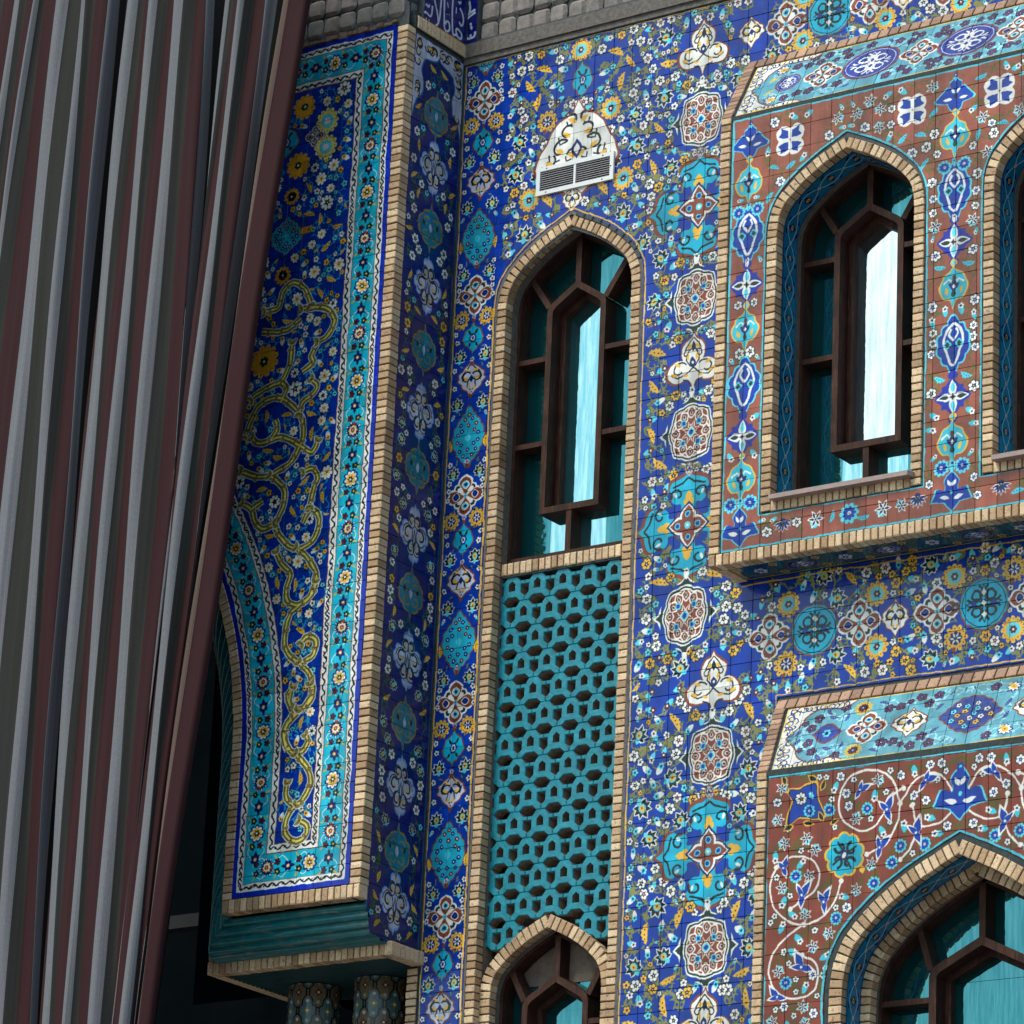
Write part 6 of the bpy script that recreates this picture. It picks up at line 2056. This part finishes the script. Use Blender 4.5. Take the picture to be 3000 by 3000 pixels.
backing('mortar_bed', lb, LBX + .01, 7.75, 7.2, 10.12, YB + .0105, [arch(5.02, 1.0, 8.35, 1.0, 7.0)], M['grout'])
col_of_bricks(pc, lb, LBX, LBX + .08, 8.0, 10.12, YB - .012, .10)
mb = MB(); strip_between(mb, offset_open(LA, .006), arch(5.02, 1.03, 8.36, 1.02, 7.0), YB + .008, YB + .008); mb.build('mortar_collar', M['mortar'], lb)
wlb = make_window(pc, lb, 'window', 'wide pointed window with two rings of brick, teal glass', 5.02, 1.045, 8.375, 1.065, 7.2, YB - .02, ring_w=.105, ring_d=.075, band=.195, ring2=True,
                  yf=-.055, box=(5.0, .425, 7.3, 8.60, 8.815), bw=.06, bars=(7.6, 8.385), diag=(.52, 8.93), mid=False, clear=False, leg_bottom=8.0, depth=.16)
ZF2, ZW2 = 10.125, 10.80
L2 = math.hypot(.43, ZW2 - ZF2)
cS2 = slope_canvas('b', LBX, L2, 1)
M['t_slope2'] = painted_mat('pale_turquoise_slope_tile', cS2, (0, YB, ZF2), (1, .108 / L2 * .43 / L2, .108 / L2 * (ZW2 - ZF2) / L2), (0, .43 / L2, (ZW2 - ZF2) / L2), rough=.30)
slope(lb, pc, LBX, ZF2, ZW2, M['t_slope2'], .108)
mb = MB(); mb.box(LBX + .08, 7.7, YB + .002, YB + .03, 10.087, 10.130); mb.box(LBX + .012, LBX + .05, YB + .02, .0, 7.2, 10.1); mb.build('mortar_gap', M['mortar'], lb)
pc.flush()

# ================================================================== STONES ABOVE
st_meshes = []
for s in range(7):
    r = random.Random(100 + s)
    n = 6
    v, f = [], []
    for i in range(n + 1):
        for j in range(n + 1):
            a, b_ = i / n * 2 - 1, j / n * 2 - 1
            # squarish cushion outline
            k = 1 - .10 * (abs(a) ** 3) * (abs(b_) ** 3) * 1.6
            e = max(abs(a), abs(b_))
            y = .0 + (.62 * max(0, e - .62) ** 1.3 * 2.2) + r.uniform(-.03, .03)
            v.append((a * .5 * k + r.uniform(-.012, .012), y if e < .99 else .8, b_ * .5 * k + r.uniform(-.012, .012)))
    for i in range(n):
        for j in range(n):
            p = i * (n + 1) + j
            f.append((p, p + n + 1, p + n + 2, p + 1))
    me = bpy.data.meshes.new('stone'); me.from_pydata(v, [], f); me.materials.append(M['stone']); me.update()
    st_meshes.append(me)
def stones(root, x0, x1, z0, z1, y, w, h, axis='x'):
    pcs = Pieces(root)
    nz = max(1, round((z1 - z0) / h)); hh = (z1 - z0) / nz
    for j in range(nz):
        nx = max(1, round((x1 - x0) / w)); ww = (x1 - x0) / nx
        off = (j % 2) * .35 * ww * 0
        for i in range(nx):
            cx, cz = x0 + (i + .5) * ww + off + rng.uniform(-.006, .006), z0 + (j + .5) * hh + rng.uniform(-.006, .006)
            sx, sz = ww * rng.uniform(.97, 1.02), hh * rng.uniform(.97, 1.02)
            if axis == 'x': m4 = frame_mat4((cx, y + rng.uniform(-.008, .008), cz), (1, 0, 0), (0, 1, 0), (0, 0, 1), sx, .035, sz)
            else: m4 = frame_mat4((y + rng.uniform(-.008, .008), cx, cz), (0, 1, 0), (-1, 0, 0), (0, 0, 1), sx, .035, sz)
            pcs.add('stone', rng.choice(st_meshes), m4, sx * sz, root, None)
    pcs.flush()
sw = thing('stone_wall', 'grey squared stone facing above the pier, with a ragged joint over the tiles', 'wall')
stones(sw, -2.4, -.05, 16.915, 17.79, YP - .015, .168, .175)
stones(sw, -.84, -.625, 16.93, 17.79, -.045, .11, .175, 'y')
mb = MB(); mb.box(-6, -.052, YP + .02, .0, 16.86, 17.9); mb.build('mortar_bed', M['mortar'], sw)
mb = MB()
r = random.Random(3)
x = -2.4
while x < -.13:                                             # broken mortar and brick chips along the joint
    w_ = r.uniform(.03, .09)
    mb.box(x, x + w_, YP - r.uniform(.0, .035), YP + .05, 16.855 + r.uniform(-.004, .012), 16.875 + r.uniform(.0, .05)); x += w_ * r.uniform(.9, 1.3)
mb.build('crumbled_mortar', plain_mat('crumbled_mortar', (.20, .13, .10), .95, 40, .6, .01), sw, kind='stuff')
sw2 = thing('stone_wall', 'grey squared stone facing above the brick ledge of the blue wall', 'wall')
stones(sw2, .125, 3.3, 16.965, 17.70, .015, .175, .165)
mb = MB(); mb.box(-.04, 8, .05, .1, 16.94, 17.9); mb.build('mortar_bed', M['mortar'], sw2)

# ================================================================== INSCRIPTION in the inner corner
ins = thing('inscription_panel', 'dark blue tile band with white calligraphy folded into the inner corner', 'inscription')
ci = Canvas(-.64, 16.92, .0, 17.6, 380, (.045, .075, .42))
for l_ in CL: ci.stroke(smooth_line(l_, 6), .022, (.80, .82, .88)) if len(l_) > 2 else ci.stroke(l_, .014, (.80, .82, .88))
ci.stroke([(-.64, 16.95), (0, 16.95)], .012, C_ORG)
M['t_insA'] = painted_mat('inscription_tile_side', ci, (0, 0, 0), (0, 1, 0), (0, 0, 1))
ci = Canvas(-.05, 16.92, .14, 17.6, 380, (.045, .075, .42))
for l_ in CR: ci.stroke(smooth_line(l_, 6), .022, (.80, .82, .88)) if len(l_) > 2 else ci.stroke(l_, .014, (.80, .82, .88))
ci.stroke([(-.04, 16.958), (.14, 16.958)], .012, C_ORG)
M['t_insB'] = painted_mat('inscription_tile_front', ci, (0, 0, 0), (1, 0, 0), (0, 0, 1))
pc = Pieces(ins)
tile_grid(pc, ins, M['t_insA'], -.618, -.034, 16.944, 17.59, .16, .185, -.618, 16.944, 0.0, [], xform=lambda a, yy, b_: (.020 - yy, a, b_))
tile_grid(pc, ins, M['t_insB'], .022, .118, 16.944, 17.59, .20, .185, -.030, 16.944, -.026, [])
mb = MB(); mb.box(-.10, .008, -.62, .0, 16.946, 17.6); mb.box(-.04, .12, -.014, .06, 16.947, 17.6); mb.build('mortar_bed', M['grout'], ins)
pc.flush()

# ================================================================== CURTAIN
cur = thing('curtain', 'tall curtain striped in grey, white and maroon hanging in deep folds over the archway', 'curtain')
def cloth(name, c, lit=1.0):
    mt, nt, b = new_mat(name)
    tc = N(nt, 'ShaderNodeTexCoord').outputs['UV']
    mp = N(nt, 'ShaderNodeMapping'); mp.inputs['Scale'].default_value = (900, 1.2, 1); nt.links.new(tc, mp.inputs[0])
    pos = N(nt, 'ShaderNodeNewGeometry').outputs['Position']
    n1 = noise(nt, mp.outputs[0], 1.0, 2)
    n2 = noise(nt, pos, 60, 4, .7)
    f = mixrgb(nt, 1.0, ramp(nt, n1, [(.3, tuple(k * .80 for k in c)), (.7, tuple(k * 1.15 for k in c))]), ramp(nt, n2, [(.3, (.85, .85, .85)), (.7, (1.12, 1.12, 1.12))]), 'MULTIPLY')
    nt.links.new(f, b.inputs['Base Color']); b.inputs['Roughness'].default_value = .85
    b.inputs['Specular IOR Level'].default_value = .2
    nt.links.new(bump(nt, n1, .25, .004), b.inputs['Normal'])
    return mt
CM = {'L': cloth('grey_white_stripe', (.155, .158, .18)), 'G': cloth('olive_grey_stripe', (.026, .026, .025)), 'R': cloth('maroon_stripe', (.034, .0095, .012)), 'K': cloth('olive_grey_stripe_shaded', (.020, .020, .019)), 'P': cloth('grey_stripe_highlight', (.12, .08, .07))}  # K is the grey stripe darkened for shadow inside the deep folds
SEG = 'LGGRLGRLGRLGLGRLKRLGRLGRLGRLKLGRLGRLKPR'  # P is a highlight on a fold ridge, painted as a lighter stripe
ctl = []
for i, (c0, c1, c2, dp) in enumerate(CURT):
    l_, r_ = SEG[max(i - 1, 0)], SEG[min(i, len(SEG) - 1)]
    ctl.append([c0, c1, c2, dp])
# extend to the left, out of the picture
first = ctl[0]
ext = []
for k in range(24, 0, -1):
    ext.append([first[0] - k * .085, first[1], first[2], .06 if k % 3 else -.02])
EXSEG = ''.join('LGR'[k % 3] for k in range(24))
allc = ext + ctl; allseg = EXSEG + SEG
mats = [CM[k] for k in 'LGRKP']; mi = {k: i for i, k in enumerate('LGRKP')}
SUB = 4
zs_ = np.linspace(8.0, 18.25, 60)
cols = []
K_ = len(allc)
for i in range(K_ - 1):
    for s in range(SUB):
        cols.append(i + s / SUB)
cols.append(K_ - 1)
def colv(t, z):
    i = min(int(t), K_ - 2); u = t - i
    def cx(c): return c[0] + c[1] * (z - 13) + c[2] * (z - 13) ** 2
    x = cx(allc[i]) * (1 - u) + cx(allc[i + 1]) * u
    uu = u * u * (3 - 2 * u)
    d = allc[i][3] * (1 - uu) + allc[i + 1][3] * uu
    seg = allseg[i]
    bul = math.sin(math.pi * u)
    if seg in 'LP': d -= .022 * bul
    elif seg == 'K': d += .16 * bul
    elif seg == 'R': d += .008 * bul
    else: d += .012 * bul
    g = t - 24
    for g0, g1 in ((-12, 2), (2, 16.2), (17, 28.2), (29, 35.6), (36.6, 40)):
        if g0 < g < g1: d -= .11 * math.sin(math.pi * (g - g0) / (g1 - g0)) ** .7
    d += .02 * math.sin(z * 1.3 + i * 1.7)
    return (x, -1.6 + d, z)
Vc = [colv(t, z) for z in zs_ for t in cols]
nc = len(cols)
Fc, Mc, UVc = [], [], []
for a in range(len(zs_) - 1):
    for b_ in range(nc - 1):
        p = a * nc + b_
        Fc.append((p, p + 1, p + nc + 1, p + nc)); Mc.append(mi[allseg[min(int(cols[b_]), len(allseg) - 1)]])
        for (ub, za) in ((b_, a), (b_ + 1, a), (b_ + 1, a + 1), (b_, a + 1)): UVc.append((ub / nc, za / 60))
me = bpy.data.meshes.new('curtain_cloth'); me.from_pydata(Vc, [], Fc)
for m_ in mats: me.materials.append(m_)
me.polygons.foreach_set('material_index', Mc); me.polygons.foreach_set('use_smooth', [True] * len(Fc))
uvl = me.uv_layers.new(name='UVMap'); uvl.data.foreach_set('uv', [c for u in UVc for c in u]); me.update()
o = bpy.data.objects.new('cloth', me); COL.objects.link(o); o.parent = cur
# rolled edge of the cloth
mb = MB()
K = 8
for a in range(len(zs_) - 1):
    for k in range(K):
        def rp(z, t):
            x, y, _ = colv(K_ - 1, z); an = math.pi * 1.2 * t / K
            return (x + .03 * math.sin(an), y + .04 - .04 * math.cos(an), z)
        mb.face([rp(zs_[a], k), rp(zs_[a], k + 1), rp(zs_[a + 1], k + 1), rp(zs_[a + 1], k)])
mb.build('hem', CM['R'], cur, smooth=True, merge=True)
# thin stays in the dark archway
def wire(p, q, name, label):
    mb = MB(); p, q = Vector(p), Vector(q); d = (q - p).normalized(); n1 = d.orthogonal().normalized(); n2 = d.cross(n1); r_ = .008
    ring = [[pt + n1 * r_ * math.cos(a) + n2 * r_ * math.sin(a) for a in np.linspace(0, 2 * math.pi, 5)] for pt in (p, q)]
    for k in range(4): mb.face([ring[0][k], ring[0][k + 1], ring[1][k + 1], ring[1][k]])
    o = mb.build(name, plain_mat('wire_grey', (.10, .11, .11), .6, 10, .1, 0), None); o['label'] = label; o['category'] = 'cable'
wire((-2.9, 1.2, 10.9), (-1.75, 1.0, 10.75), 'cable', 'thin grey cable stretched across the dark archway behind the curtain')
# dim structure inside the dark archway
mb = MB(); mb.box(-8.9, 0.2, 2.6, 2.75, 8.2, 8.34); mb.box(-8.9, .2, 2.6, 2.75, 10.4, 10.52)
o = mb.build('steel_beam', plain_mat('dull_steel', (.012, .016, .018), .7, 5, .3, 0), None); o['kind'] = 'structure'
